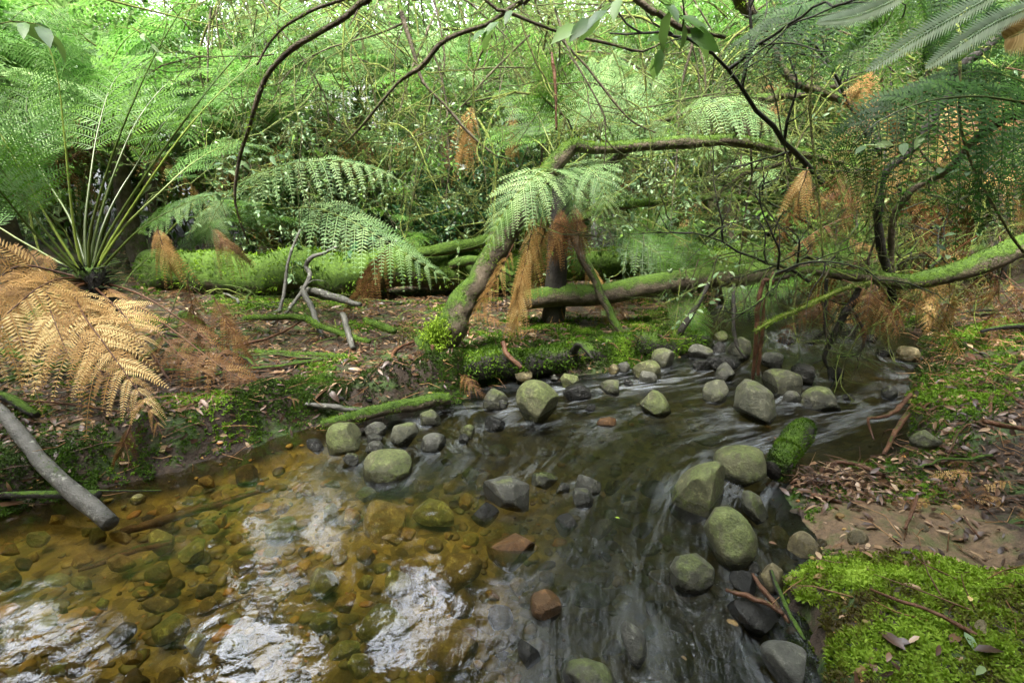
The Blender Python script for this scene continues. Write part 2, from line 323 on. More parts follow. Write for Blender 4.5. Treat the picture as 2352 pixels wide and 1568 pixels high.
def ground_mat():
    m, nt, ns, lk = newmat('forest_floor'); geo = nd(ns, 'ShaderNodeNewGeometry'); P = geo.outputs['Position']
    a = nd(ns, 'ShaderNodeAttribute', attribute_name='v')      # 0 soil, 1 stream bed, 2 sand
    n1 = noise(ns, lk, P, 7, 6, .65); n2 = noise(ns, lk, P, 60, 5, .7); n3 = noise(ns, lk, P, 2.2, 4, .6)
    soil = ramp(ns, [(.3, (.012, .008, .005)), (.55, (.04, .025, .014)), (.75, (.10, .065, .038))]); lk.new(noise(ns, lk, P, 35, 6, .75), soil.inputs[0])
    green = ramp(ns, [(.35, (.015, .035, .006)), (.7, (.06, .11, .012))]); lk.new(n2, green.inputs[0])
    c = mixc(ns, lk, mapr(ns, lk, n1, .5, .6), soil.outputs[0], green.outputs[0])
    vo = nd(ns, 'ShaderNodeTexVoronoi'); vo.inputs['Scale'].default_value = 26; lk.new(P, vo.inputs['Vector'])
    bed = ramp(ns, [(0., (.10, .06, .015)), (.35, (.2, .13, .03)), (.6, (.32, .22, .055)), (1, (.42, .31, .1))]); lk.new(noise(ns, lk, P, 22, 6, .75), bed.inputs[0])
    hs = nd(ns, 'ShaderNodeHueSaturation'); lk.new(bed.outputs[0], hs.inputs['Color']); vs = nd(ns, 'ShaderNodeSeparateColor'); lk.new(vo.outputs['Color'], vs.inputs[0]); lk.new(mapr(ns, lk, vs.outputs[0], 0, 1, .45, 1.1), hs.inputs['Value'])
    c = mixc(ns, lk, mapr(ns, lk, a.outputs['Fac'], .2, .8), c, hs.outputs[0])
    sand = ramp(ns, [(.3, (.06, .038, .02)), (.7, (.2, .13, .07))]); lk.new(noise(ns, lk, P, 45, 6, .75), sand.inputs[0])
    c = mixc(ns, lk, mapr(ns, lk, math2(ns, lk, 'SUBTRACT', a.outputs['Fac'], math2(ns, lk, 'MULTIPLY', n1, .5)), -.45, -.8), c, mixc(ns, lk, mapr(ns, lk, noise(ns, lk, P, 11, 6, .75), .5, .62, 0, .75), sand.outputs[0], (.07, .085, .02)))
    p = nd(ns, 'ShaderNodeBsdfPrincipled'); lk.new(c, p.inputs['Base Color']); p.inputs['Roughness'].default_value = .7
    b = bump(ns, lk, n1, .5, .03); b = bump(ns, lk, n2, .8, .008, b); b = bump(ns, lk, vo.outputs['Distance'], .3, .01, b); lk.new(b, p.inputs['Normal'])
    o = nd(ns, 'ShaderNodeOutputMaterial'); lk.new(p.outputs[0], o.inputs[0]); return m
G['ground'] = ground_mat()

def water_mat():
    m, nt, ns, lk = newmat('stream_water')
    uv = nd(ns, 'ShaderNodeUVMap', uv_map='flow'); geo = nd(ns, 'ShaderNodeNewGeometry'); P = geo.outputs['Position']
    turb = nd(ns, 'ShaderNodeAttribute', attribute_name='v').outputs['Fac']
    fo = nd(ns, 'ShaderNodeAttribute', attribute_name='foam_sheen').outputs['Fac']
    def mapped(sx, sy):
        mp = nd(ns, 'ShaderNodeMapping'); mp.inputs['Scale'].default_value = (sx, sy, 1); lk.new(uv.outputs[0], mp.inputs['Vector']); return mp.outputs[0]
    streak = noise(ns, lk, mapped(8, 2.2), 1, 4, .55, 1.6)
    fine = noise(ns, lk, mapped(40, 6.), 1, 5, .6, 1.5)
    calm = noise(ns, lk, P, 5.5, 2, .5); calm2 = noise(ns, lk, P, 38, 3, .5)
    b = bump(ns, lk, calm, .22, .03); b = bump(ns, lk, calm2, .075, .009, b)
    st = math2(ns, lk, 'MULTIPLY', streak, turb); b = bump(ns, lk, st, .65, .035, b)
    fi = math2(ns, lk, 'MULTIPLY', fine, turb); b = bump(ns, lk, fi, .35, .012, b)
    fr = nd(ns, 'ShaderNodeFresnel'); fr.inputs['IOR'].default_value = 1.5; lk.new(b, fr.inputs['Normal'])
    gl = nd(ns, 'ShaderNodeBsdfGlossy'); lk.new(mapr(ns, lk, turb, 0, 1, .065, .18), gl.inputs['Roughness']); lk.new(b, gl.inputs['Normal']); gl.inputs['Color'].default_value = (1, 1, 1, 1)
    tr = nd(ns, 'ShaderNodeBsdfTransparent'); lk.new(mixc(ns, lk, mapr(ns, lk, turb, .1, .8), (.62, .60, .38), (.24, .27, .25)), tr.inputs['Color'])
    mx = nd(ns, 'ShaderNodeMixShader'); lk.new(fr.outputs[0], mx.inputs[0]); lk.new(tr.outputs[0], mx.inputs[1]); lk.new(gl.outputs[0], mx.inputs[2])
    # aerated water, with blurred sky reflection painted in as pale diffuse streaks
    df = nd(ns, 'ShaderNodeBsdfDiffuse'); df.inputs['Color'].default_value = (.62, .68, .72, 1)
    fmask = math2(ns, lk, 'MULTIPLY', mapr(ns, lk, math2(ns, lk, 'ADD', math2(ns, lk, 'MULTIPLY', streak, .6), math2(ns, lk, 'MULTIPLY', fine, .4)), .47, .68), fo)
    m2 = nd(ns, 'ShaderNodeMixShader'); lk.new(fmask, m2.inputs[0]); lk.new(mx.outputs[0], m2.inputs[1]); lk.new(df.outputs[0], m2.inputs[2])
    o = nd(ns, 'ShaderNodeOutputMaterial'); lk.new(m2.outputs[0], o.inputs[0]); return m
G['water'] = water_mat()
# ---------------------------------------------------------------- terrain and stream
left = [(-300, 1230), (0, 1185), (120, 1150), (250, 1115), (400, 1075), (520, 1048), (640, 1010), (740, 975), (900, 950), (1050, 922), (1110, 892), (1180, 872), (1300, 866), (1450, 843), (1560, 820), (1600, 790), (1600, 750), (1650, 702)]
right = [(2110, 770), (2110, 830), (2100, 890), (2080, 960), (2062, 1040), (2000, 1075), (1880, 1085), (1800, 1130), (1840, 1200), (1890, 1250), (1830, 1300), (1790, 1350), (1850, 1440), (1880, 1568)]
POLY = np.array([(-6, .9), (-3.6, 1.1)]+[tuple(onz(*p)[:2]) for p in left]+[(2.6, 6.5), (2.2, 9), (3.2, 9), (3.9, 6.4)]+[tuple(onz(*p)[:2]) for p in right]+[(.72, .5), (.7, -.5), (-6, -.5)])
def sdf(x, y):
    x = np.asarray(x, float); y = np.asarray(y, float); d = np.full(x.shape, 1e9); ins = np.zeros(x.shape, bool); n = len(POLY)
    for i in range(n):
        ax, ay = POLY[i]; bx, by = POLY[(i+1) % n]; ex, ey = bx-ax, by-ay
        t = np.clip(((x-ax)*ex+(y-ay)*ey)/(ex*ex+ey*ey), 0, 1); d = np.minimum(d, (x-ax-t*ex)**2+(y-ay-t*ey)**2)
        if ay != by:
            c = ((ay > y) != (by > y)) & (x < (bx-ax)*(y-ay)/(by-ay)+ax); ins ^= c
    wob = fbm(np.stack([x*4.5, y*4.5, x*0], -1), 3, 77)*.075+fbm(np.stack([x*17, y*17, x*0], -1), 2, 78)*.016
    return np.sqrt(d)*np.where(ins, 1, -1)+wob*sm((3.2-x*0-np.abs(y-2.2))/1.5)
FY = np.array([-1, 1, 1.5, 2.0, 2.4, 2.8, 3.2, 4.5, 6, 9]); FX = np.array([.1, .15, .25, .45, .8, 1.6, 2.3, 2.75, 3.2, 2.7])
def flow_x(y): 
    return np.interp(y, FY, FX)
def sm(t): t = np.clip(t, 0, 1); return t*t*(3-2*t)
def height(x, y):
    x = np.asarray(x, float); y = np.asarray(y, float); d = sdf(x, y); z0 = np.zeros_like(x)
    P = np.stack([x, y, z0], -1); n1 = fbm(P*1.3, 4, 3); n2 = fbm(P*7, 4, 9); n3 = fbm(P*28, 3, 5)
    e = np.maximum(-d, 0); rightside = sm((x-flow_x(y)-.2)/.4)
    L = .15*sm(e/.11)+.065*e+.035*n1*sm(e/.5)
    flat = sm((2.35-y)/.5); el = np.maximum(e-.42*flat, 0)
    Rr = .04*sm(e/.1)+.03*e+.36*np.minimum(el, 1.3)+.10*np.maximum(el-1.3, 0)*0.8+.04*sm(el/.05)*(1-flat)
    hill = .10*np.maximum(np.hypot(x*.6, y)-6.5, 0)+.12*np.maximum(np.hypot(x, y)-13, 0)
    hill = np.minimum(hill, 9+0*hill)
    hill = np.where(y < 0, .03*np.abs(y), hill)
    L = L+.085*np.exp(-((e-.15)/.09)**2)*sm((.2-x)/.6)*np.clip(.55+1.4*fbm(P*3.1, 3, 15), 0, 1.5)
    out = L*(1-rightside)+Rr*rightside+hill+.022*n2*sm(e/.1)+.006*n3
    dep = .10+.07*sm((x-flow_x(y)+1.0)/.8)
    inn = -np.minimum(dep, np.maximum(d, 0)*1.0)-.012*sm(d/.1)*(1+n2)+.006*n3
    z = np.where(d > 0, inn, out)
    mx, my = 1.13, 1.02; rr = ((x-mx)/.44)**2+((y-my)/.30)**2
    mound = .13*np.exp(-rr**1.15)
    z = np.where(d > 0, z, z+mound)
    return z, d
gx = np.r_[-300, -150, -80, -50, -35, -25, -18, -14, -11, -9, -7.5, np.arange(-6.2, -3.6, .12), np.arange(-3.6, 4.4, .03), np.arange(4.4, 7.2, .12), 8, 9.5, 11, 14, 18, 25, 35, 50, 80, 150, 300]
gy = np.r_[-300, -100, -40, -15, -6, -3, -1.5, -.5, 0, .25, np.arange(.45, 6.2, .03), np.arange(6.2, 10, .12), np.arange(10, 22, .8), 25, 30, 38, 50, 80, 150, 300]
X, Y = np.meshgrid(gx, gy); Z, D = height(X, Y)
nx, ny = len(gx), len(gy); ii = np.arange(ny-1)[:, None]*nx+np.arange(nx-1)[None]
Q = np.stack([ii, ii+1, ii+nx+1, ii+nx], -1).reshape(-1, 4)
sandm = sm((1.25-np.hypot((X-1.36)/.34, (Y-1.52)/.21)-.35*fbm(np.stack([X*6, Y*6, 0*X], -1), 3, 90))/.4)
A = sm((D-.035)/.05); A = np.where(D < -.02, -1.0*sandm, A)
mb = MB(); mb.add(np.stack([X, Y, Z], -1), Q, None, A.ravel())
tag(mb.obj('ground', G['ground']), kind='structure')
def gz(x, y):
    return height(np.atleast_1d(x), np.atleast_1d(y))[0]

# ---------------------------------------------------------------- stones
def unit_ico(sub):
    bm = bmesh.new(); bmesh.ops.create_icosphere(bm, subdivisions=sub, radius=1); V = np.array([v.co[:] for v in bm.verts]); T = np.array([[v.index for v in f.verts] for f in bm.faces]); bm.free(); return V, T
ICO = {k: unit_ico(k) for k in (3, 4, 5)}
ROCKS = []
def ell(cx, cy, rx, ry, rot=0, n=9, seed=0, j=.1):
    rg = np.random.default_rng(seed); th = np.linspace(0, 2*math.pi, n, endpoint=False)+rg.uniform(0, .6); k = 1+rg.uniform(-j, j, n)
    x = rx*np.cos(th)*k; y = ry*np.sin(th)*k; c, s = math.cos(R(rot)), math.sin(R(rot))
    return [(cx+a*c-b*s, cy+a*s+b*c) for a, b in zip(x, y)]
def stone(name, label, mat, outline, where='out', seed=0, p=15, rough=.13, hd=.75, dz=0, sub=4, lift=0., back=None, ext=.35, group=None):
    """outline: the stone's silhouette in the photograph; where: out of the water ('out'), on the bed ('sub') or lying on land ('land')"""
    O = np.array(outline, float); c = O.mean(0); w = np.ptp(O[:, 0])/2; h = np.ptp(O[:, 1])/2; yb = O[:, 1].max()
    d0 = nz(ray(*c)); 
    if where == 'out':
        B = onz(c[0], yb, lift); dep = np.dot(B-EYE, FW); ww = w*dep/F; hdw = hd*min(ww, h*dep/F*1.5); depc = dep+.75*hdw
        O2 = O.copy(); lowm = O2[:, 1] > c[1]+.2*h; O2[lowm, 1] += ext*h; O2[lowm, 0] = c[0]+(O2[lowm, 0]-c[0])*1.04
    elif where == 'sub':
        B = onz(*c, -.06); dep = np.dot(B-EYE, FW); ww = w*dep/F; hh = h*dep/F; hdw = min(.06, hd*min(ww, hh)); zc = -(.014+1.0*hdw)+dz
        C = onz(*c, zc); depc = np.dot(C-EYE, FW); O2 = O
    else:
        gg = onz(*c, 0.1)
        for _ in range(12): gg = onz(*c, float(gz(gg[0], gg[1])[0])+dz)
        depc = np.dot(gg-EYE, FW); ww = w*depc/F; hdw = hd*min(ww, h*depc/F); O2 = O
    c2 = O2.mean(0); C = EYE+ray(*c2)*depc; vd = nz(ray(*c2))
    W = np.array([EYE+ray(*q)*depc for q in O2]); W = W-vd*((W-C)@vd)[:, None]; n = len(W); Nn = []; Dd = []
    for i in range(n):
        a, b = W[i], W[(i+1) % n]; e = b-a; nn = nz(np.cross(e, vd))
        if np.dot(nn, (a+b)/2-C) < 0: nn = -nn
        dd = np.dot(nn, a-C); dd = max(dd, .25*ww); Nn.append(nn); Dd.append(dd)
        for s in (-1, 1):
            k = .75; m = nz(nn*k+vd*s*(1-k)*1.6); Nn.append(m); Dd.append(np.dot(m, nn)*dd*.80+abs(np.dot(m, vd))*hdw*.62)
    for s in (-1, 1): Nn.append(vd*s); Dd.append(hdw)
    rg = np.random.default_rng(seed+11)
    Nn = np.array(Nn); Dd = np.array(Dd)
    V, T = ICO[sub]
    dots = np.maximum(V@Nn.T, 0)/Dd[None]; r = (dots**p).sum(1)**(-1/p)*1.04
    sc = 1/ww
    pos = V*r[:, None]; q = pos*sc*1.3+seed*7.7
    pos = pos*(1+rough*fbm(q, 3, seed)[:, None]+.022*fbm(q*3.5, 4, seed+5)[:, None]-.05*np.maximum(0, .12-np.abs(vnoise(q*1.7, seed+9)))[:, None])
    # chipped faces
    for _ in range(7):
        m = nz(rg.normal(size=3)); lim = np.quantile(pos@m, rg.uniform(.80, .96)); over = np.maximum(pos@m-lim, 0); pos = pos-m*over[:, None]*.95
    mb = MB(); mb.add(pos, None, T, .5); o = mb.obj(name, mat); o.location = C
    tag(o, label, 'stone' if name != 'boulder' else 'boulder', group); ROCKS.append((C, ww, hdw, where)); return o
g = G
S = stone
gS = 'stones lying in the stream'
S('boulder', 'largest rounded boulder, pale olive with a moss smear, standing in mid stream', g['rock_green'], [(1172, 917), (1183, 880), (1207, 860), (1240, 858), (1264, 878), (1294, 908), (1300, 935), (1278, 958), (1256, 969), (1215, 967), (1185, 946)], seed=1, sub=5, p=8, rough=.07)
S('boulder', 'grey boulder with a mossy crown just left of the largest rounded boulder', g['rock'], [(1111, 912), (1131, 886), (1150, 882), (1167, 890), (1166, 923), (1145, 939), (1111, 939)], seed=2)
S('river_stone', 'small pale stone tucked between the mossy crowned grey boulder and the largest one', g['rock_grey'], ell(1155, 925, 12, 15, 0, 8, 3), seed=3)
S('river_stone', 'dark wet angular stone in the water below the mossy crowned grey boulder', g['rock_dark'], [(1110, 965), (1120, 954), (1140, 953), (1160, 963), (1165, 975), (1150, 986), (1125, 988), (1112, 980)], seed=4, p=14)
S('river_stone', 'sloping grey stone beside the end of the mossy shoreline log', g['rock'], [(959, 974), (961, 944), (971, 934), (997, 940), (1014, 960), (1014, 975), (985, 977)], seed=5, p=12)
S('boulder', 'smooth olive boulder leftmost of the dry stones by the left bank', g['rock_green'], [(748, 1000), (757, 977), (780, 968), (815, 970), (836, 985), (842, 1010), (830, 1035), (795, 1042), (755, 1037)], seed=6, sub=5, rough=.07)
S('river_stone', 'flat topped grey stone just right of the smooth olive boulder', g['rock_grey'], ell(865, 986, 29, 18, 0, 9, 7), seed=7)
S('river_stone', 'small rounded grey stone below the flat topped grey stone', g['rock_grey'], ell(861, 1006, 20, 12, 0, 8, 8), seed=8)
S('boulder', 'tall tilted egg shaped olive boulder right of the flat topped grey stone', g['rock'], [(896, 1003), (905, 977), (930, 965), (955, 966), (961, 985), (957, 1010), (940, 1027), (910, 1024)], seed=9)
S('river_stone', 'low brownish grey stone behind the broad flat green boulder', g['rock_grey'], ell(862, 1027, 24, 15, 0, 8, 10), seed=10)
S('river_stone', 'dark angular chip of stone at the foot of the mossy left bank', g['rock_dark'], ell(722, 1020, 23, 18, 10, 7, 11, .2), seed=11, p=14)
S('river_stone', 'grey blue flat stone left of the broad flat green boulder', g['rock_grey'], ell(808, 1054, 26, 16, 0, 8, 12), seed=12)
S('boulder', 'broad flat green boulder with a brown wet skirt at the pool edge', g['rock_green'], [(826, 1066), (847, 1036), (890, 1023), (940, 1028), (952, 1060), (948, 1085), (917, 1098), (880, 1098), (840, 1090)], seed=13, sub=5, p=12, ext=.9)
S('river_stone', 'round dome shaped stone with a wet shiny shoulder in front of the shoreline log', g['rock_grey'], [(966, 1020), (972, 1000), (995, 990), (1020, 996), (1032, 1015), (1026, 1032), (995, 1036), (970, 1034)], seed=14, ext=.5)
S('river_stone', 'small green pointed stone right of the dome shaped stone', g['rock_green'], ell(1076, 990, 22, 17, 0, 7, 15), seed=15)
S('river_stone', 'small wet pebble like stone touching the green pointed stone', g['rock_dark'], ell(1066, 1007, 19, 12, 0, 8, 16), seed=16)
S('river_stone', 'half hidden tan stone behind the largest rounded boulder', g['rock_tan'], ell(1200, 862, 28, 16, 0, 9, 17), seed=17, lift=.02)
S('river_stone', 'peaked green stone just behind and right of the largest rounded boulder', g['rock_green'], [(1277, 882), (1285, 868), (1300, 850), (1318, 850), (1332, 872), (1330, 885), (1300, 893)], seed=18, p=11)
S('river_stone', 'rough dark stone right of the largest rounded boulder', g['rock_dark'], [(1289, 900), (1310, 882), (1335, 877), (1352, 887), (1362, 907), (1335, 917), (1305, 914)], seed=19, p=13)
S('river_stone', 'tiny grey stone left of the peaked green stone', g['rock_grey'], ell(1273, 867, 12, 10, 0, 8, 20), seed=20)
S('river_stone', 'low rounded stone in the water two stone widths right of the rough dark stone', g['rock'], ell(1405, 887, 31, 17, 5, 9, 21), seed=21)
S('river_stone', 'wet stone barely out of the riffle in front of the rough dark stone', g['rock_dark'], ell(1357, 936, 20, 9, 8, 8, 22), seed=22)
S('river_stone', 'brown angular stone barely out of the riffle below the pyramid shaped boulder', g['orange_wet'], ell(1397, 968, 29, 12, -8, 7, 23, .2), seed=23, p=13)
S('boulder', 'pyramid shaped mossy boulder standing alone in the riffle', g['rock_green'], [(1456, 943), (1472, 908), (1488, 893), (1511, 895), (1534, 918), (1543, 940), (1530, 952), (1475, 952)], seed=24, sub=5, p=12)
S('river_stone', 'leftmost of the small stones beneath the stream edge log', g['rock_tan'], ell(1409, 848, 15, 13, 0, 8, 25), seed=25)
S('river_stone', 'angular grey stone second from the left beneath the stream edge log', g['rock_grey'], ell(1433, 843, 17, 15, 20, 7, 26, .15), seed=26, p=13)
S('boulder', 'long sloping green slab beneath the stream edge log', g['rock_green'], [(1447, 845), (1465, 826), (1500, 825), (1530, 845), (1545, 866), (1500, 874), (1460, 868)], seed=27, p=11)
S('river_stone', 'flat wet grey slab in front of the long sloping green slab', g['rock_grey'], ell(1482, 866, 33, 14, 0, 9, 28), seed=28)
S('river_stone', 'tiny dark wet stone left of the flat wet grey slab', g['rock_dark'], ell(1444, 879, 14, 9, 0, 8, 29), seed=29)
S('boulder', 'round brown grey boulder at the far end of the stream edge log', g['rock'], ell(1522, 821, 33, 24, 0, 10, 30, .05), seed=30)
S('boulder', 'pale rounded boulder leaning on the big square block in the riffle', g['rock'], ell(1642, 896, 32, 28, 0, 9, 31, .07), seed=31)
S('boulder', 'big square block with a flat top and dark wet front standing in the riffle', g['rock'], [(1673, 880), (1701, 862), (1727, 868), (1755, 882), (1777, 905), (1780, 950), (1765, 975), (1715, 968), (1680, 948), (1673, 915)], seed=32, sub=5, p=14)
S('boulder', 'pointed grey stone like a small mountain behind the big square block', g['rock_grey'], [(1631, 868), (1645, 840), (1660, 823), (1676, 836), (1692, 862), (1665, 876), (1640, 874)], seed=33, p=13)
S('boulder', 'wide dark rock behind the pointed grey stone', g['rock_dark'], ell(1655, 832, 48, 20, 5, 9, 34), seed=34)
S('river_stone', 'low wet dark stone left of the wide dark rock', g['rock_dark'], ell(1611, 838, 24, 13, 0, 9, 35), seed=35)
S('boulder', 'grey boulder just behind the hanging bark strip', g['rock_grey'], ell(1778, 826, 32, 22, 0, 9, 36), seed=36)
S('boulder', 'broad dark olive boulder right of the hanging bark strip', g['rock'], [(1744, 880), (1752, 852), (1785, 842), (1825, 846), (1845, 875), (1840, 900), (1800, 905), (1760, 903)], seed=37, sub=5)
S('boulder', 'glossy black green boulder behind the broad dark olive boulder', g['rock_dark'], ell(1844, 858, 35, 27, 0, 9, 38), seed=38)
S('boulder', 'humped dark boulder with a mossy back right of the big square block', g['rock'], [(1830, 925), (1840, 902), (1870, 888), (1905, 890), (1925, 912), (1938, 934), (1895, 940), (1845, 938)], seed=39, sub=5)
S('river_stone', 'small grey stone between the big square block and the humped dark boulder', g['rock_grey'], ell(1815, 911, 23, 15, 0, 9, 40), seed=40)
S('river_stone', 'wet glittering rock the stream washes over behind the humped dark boulder', g['rock_dark'], ell(1917, 856, 42, 15, 5, 9, 41), seed=41)
S('river_stone', 'grey stone close under the right bank', g['rock_grey'], ell(2043, 901, 21, 15, 0, 8, 42), seed=42)
S('river_stone', 'low stone awash right of the humped dark boulder', g['rock_dark'], ell(1950, 912, 22, 9, 0, 8, 43), seed=43)
S('boulder', 'dark boulder far upstream behind the dangling dark branches', g['rock_dark'], ell(1862, 772, 38, 17, 0, 9, 44), seed=44)
S('river_stone', 'flat dark stone far upstream left of the dangling dark branches', g['rock_dark'], ell(1805, 781, 24, 9, 0, 9, 45), seed=45)
S('boulder', 'brown boulder below the upturned roots on the right bank', g['rock_tan'], ell(2085, 812, 31, 21, 0, 9, 46), seed=46)
S('river_stone', 'pair mate of the brown boulder, black and low in the water', g['rock_dark'], ell(2027, 807, 28, 11, 0, 9, 47), seed=47)
S('river_stone', 'mossy topped small stone far upstream left of the tall olive boulder', g['rock_green'], ell(1656, 772, 18, 14, 0, 8, 48), seed=48)
S('boulder', 'tall olive boulder left of the hanging bark strip', g['rock'], ell(1697, 792, 31, 34, 0, 9, 49), seed=49)
S('river_stone', 'dark cobble left of the tall olive boulder', g['rock_dark'], ell(1649, 797, 18, 15, 0, 8, 50), seed=50)
S('boulder', 'wet grey boulder beside the far end of the stream edge log', g['rock_grey'], ell(1608, 808, 30, 20, 0, 9, 51), seed=51)
S('boulder', 'black boulder farthest upstream under the mossy limb', g['rock_dark'], ell(1942, 758, 28, 19, 0, 9, 52), seed=52)
S('river_stone', 'small glinting black stone farthest upstream', g['rock_dark'], ell(2001, 777, 15, 9, 0, 8, 53), seed=53)
S('boulder', 'large leaning boulder with a mossy right face, left of the pair in the lower right', g['rock_green'], [(1535, 1165), (1538, 1105), (1572, 1075), (1622, 1048), (1662, 1054), (1678, 1088), (1672, 1140), (1636, 1176), (1570, 1188)], seed=54, sub=5, p=9)
S('boulder', 'pale green rugged boulder behind the large leaning boulder', g['rock_green'], [(1632, 1050), (1650, 1026), (1700, 1018), (1745, 1028), (1770, 1062), (1765, 1095), (1735, 1114), (1690, 1105), (1650, 1080)], seed=55, sub=5, p=12, rough=.08)
S('boulder', 'rounded olive stone wedged right of the heart shaped boulder', g['rock'], [(1673, 1145), (1690, 1128), (1722, 1126), (1755, 1145), (1780, 1175), (1770, 1193), (1735, 1193), (1695, 1165)], seed=56)
S('boulder', 'heart shaped pale green boulder in the lower right', g['rock_green'], [(1602, 1165), (1622, 1147), (1660, 1150), (1705, 1160), (1735, 1195), (1742, 1235), (1722, 1285), (1692, 1302), (1655, 1278), (1613, 1225)], seed=57, sub=5, p=10, rough=.07)
S('boulder', 'grey dome with a wet dark foot below the heart shaped boulder', g['rock'], [(1530, 1290), (1538, 1262), (1568, 1243), (1605, 1244), (1634, 1270), (1642, 1320), (1625, 1345), (1580, 1355), (1545, 1335)], seed=58, sub=5)
S('river_stone', 'dark slate stone between the grey dome and the tan egg shaped stone', g['rock_dark'], [(1668, 1322), (1690, 1303), (1720, 1305), (1745, 1330), (1758, 1360), (1735, 1370), (1695, 1350)], seed=59, p=12)
S('river_stone', 'tan egg shaped stone at the left foot of the moss mound', g['rock_tan'], [(1739, 1310), (1750, 1285), (1775, 1277), (1800, 1292), (1808, 1320), (1795, 1348), (1770, 1360), (1750, 1340)], seed=60, rough=.07)
S('river_stone', 'small grey stone behind the tan egg shaped stone', g['rock_grey'], ell(1733, 1303, 15, 15, 0, 8, 61), seed=61)
S('boulder', 'yellowish boulder at the sandy shore above the moss mound', g['rock_tan'], [(1805, 1258), (1812, 1232), (1835, 1217), (1868, 1222), (1890, 1250), (1885, 1272), (1850, 1280), (1815, 1277)], seed=62, sub=5, rough=.07)
S('river_stone', 'little tan stone right of the yellowish shore boulder', g['rock_tan'], ell(1887, 1246, 13, 14, 0, 8, 63), seed=63)
S('river_stone', 'round ball like stone resting on the sand', g['rock_tan'], ell(1970, 1238, 26, 25, 0, 10, 64, .04), 'land', seed=64, rough=.03, hd=.95)
S('river_stone', 'dark flat streamlined stone slanting in the water left of the moss mound', g['rock_dark'], [(1663, 1378), (1672, 1362), (1700, 1363), (1760, 1382), (1815, 1420), (1828, 1448), (1790, 1454), (1725, 1442), (1680, 1415)], seed=65, sub=5)
S('boulder', 'smooth grey boulder at the bottom edge left of the moss mound', g['rock_grey'], [(1740, 1480), (1760, 1461), (1805, 1465), (1850, 1490), (1868, 1540), (1860, 1590), (1810, 1590), (1765, 1545)], seed=66, sub=5, rough=.07)
S('river_stone', 'weathered stone sunk in the moss mound at the right', g['rock_tan'], ell(2253, 1445, 19, 24, 0, 9, 68, .05), 'land', seed=68, hd=.9)
S('river_stone', 'low stone sunk in the sand with a green rim', g['rock_tan'], ell(2118, 1213, 18, 12, 0, 9, 69), 'land', seed=69, hd=.8, rough=.07)
S('boulder', 'moss rimmed flat grey boulder set in the right bank', g['rock'], ell(2127, 1008, 46, 26, -5, 10, 70), 'land', seed=70, hd=.8)
S('boulder', 'low crested boulder with pale top and wet right end in the centre of the stream', g['rock_grey'], [(1085, 1115), (1105, 1098), (1165, 1087), (1210, 1105), (1250, 1128), (1246, 1148), (1225, 1163), (1165, 1162), (1110, 1145)], seed=71, sub=5, p=11)
S('river_stone', 'upper stone of the round pair right of the low crested boulder', g['rock_grey'], ell(1348, 1110, 36, 26, 15, 9, 72, .06), seed=72)
S('river_stone', 'lower stone of the round pair right of the low crested boulder', g['rock_grey'], ell(1334, 1141, 32, 23, 15, 9, 73, .06), seed=73)
S('river_stone', 'brown green hump mostly under water behind the low crested boulder', g['rock'], ell(1245, 1100, 46, 17, 5, 9, 74), seed=74)
S('river_stone', 'little stone left of the round pair', g['rock_grey'], ell(1293, 1120, 18, 13, 0, 8, 75), seed=75)
S('river_stone', 'black wet stone the water slides over below the low crested boulder', g['rock_dark'], ell(1115, 1183, 40, 30, 0, 9, 76), 'sub', seed=76, dz=.042)
S('boulder', 'large brown flat boulder with its right tip breaking the surface in the centre foreground', g['orange_wet'], [(1103, 1240), (1140, 1206), (1200, 1203), (1250, 1222), (1282, 1245), (1245, 1278), (1205, 1300), (1180, 1330), (1140, 1325), (1112, 1290)], 'sub', seed=77, sub=5, dz=.034, p=8, rough=.07)
S('river_stone', 'black stone awash right of the large brown flat boulder', g['rock_dark'], ell(1300, 1205, 30, 30, 0, 8, 78), 'sub', seed=78, dz=.032)
S('boulder', 'orange brown rounded boulder with water pouring round it', g['orange_wet'], ell(1252, 1380, 47, 40, 20, 12, 79, .03), 'out', seed=84, sub=5, ext=.5, p=6, rough=.05)
S('boulder', 'upright oval stone pale above and black below near the bottom edge', g['rock_grey'], [(1424, 1450), (1430, 1415), (1445, 1406), (1465, 1420), (1480, 1455), (1488, 1495), (1470, 1525), (1445, 1505)], seed=80, sub=5)
S('boulder', 'wet grey green boulder cut by the bottom edge of the picture', g['rock'], [(1285, 1545), (1300, 1515), (1340, 1505), (1390, 1525), (1430, 1570), (1430, 1620), (1300, 1620)], seed=81, sub=5)
S('river_stone', 'narrow black stone awash left of the bottom edge boulder', g['rock_dark'], ell(1216, 1500, 24, 48, -20, 9, 82), 'sub', seed=82, dz=.045)
gB = 'stones under the clear water of the pool'
B_ = lambda lab, mat, cx, cy, rx, ry, rot=0, s=0, big=False, dz=0: S('submerged_stone', lab, g[mat], ell(cx, cy, rx*1.1, ry*1.1, rot, 9, s, .12), 'sub', seed=s, sub=5 if big else 4, dz=dz, group=gB, p=8)
B_('largest brown submerged stone, upright, below the broad flat green boulder', 'bed_brown', 885, 1210, 55, 76, 8, 101, True, dz=-.03)
B_('wide olive submerged stone left of the black wet stone', 'bed_olive', 1000, 1177, 66, 36, 5, 102, True)
B_('small orange submerged stone above the wide olive one', 'bed_orange', 1067, 1152, 24, 22, 0, 103)
B_('reddish brown submerged stone right of the broad flat green boulder', 'bed_brown', 965, 1115, 35, 18, 8, 104)
B_('brown submerged stone just left of the low crested boulder', 'bed_brown', 1045, 1118, 34, 19, 0, 105)
B_('small yellow submerged stone left of the large brown flat boulder', 'bed_yellow', 1081, 1241, 24, 19, 0, 106)
B_('speckled brown submerged stone under the white reflections in the centre', 'bed_brown', 1040, 1308, 68, 48, -15, 107, True)
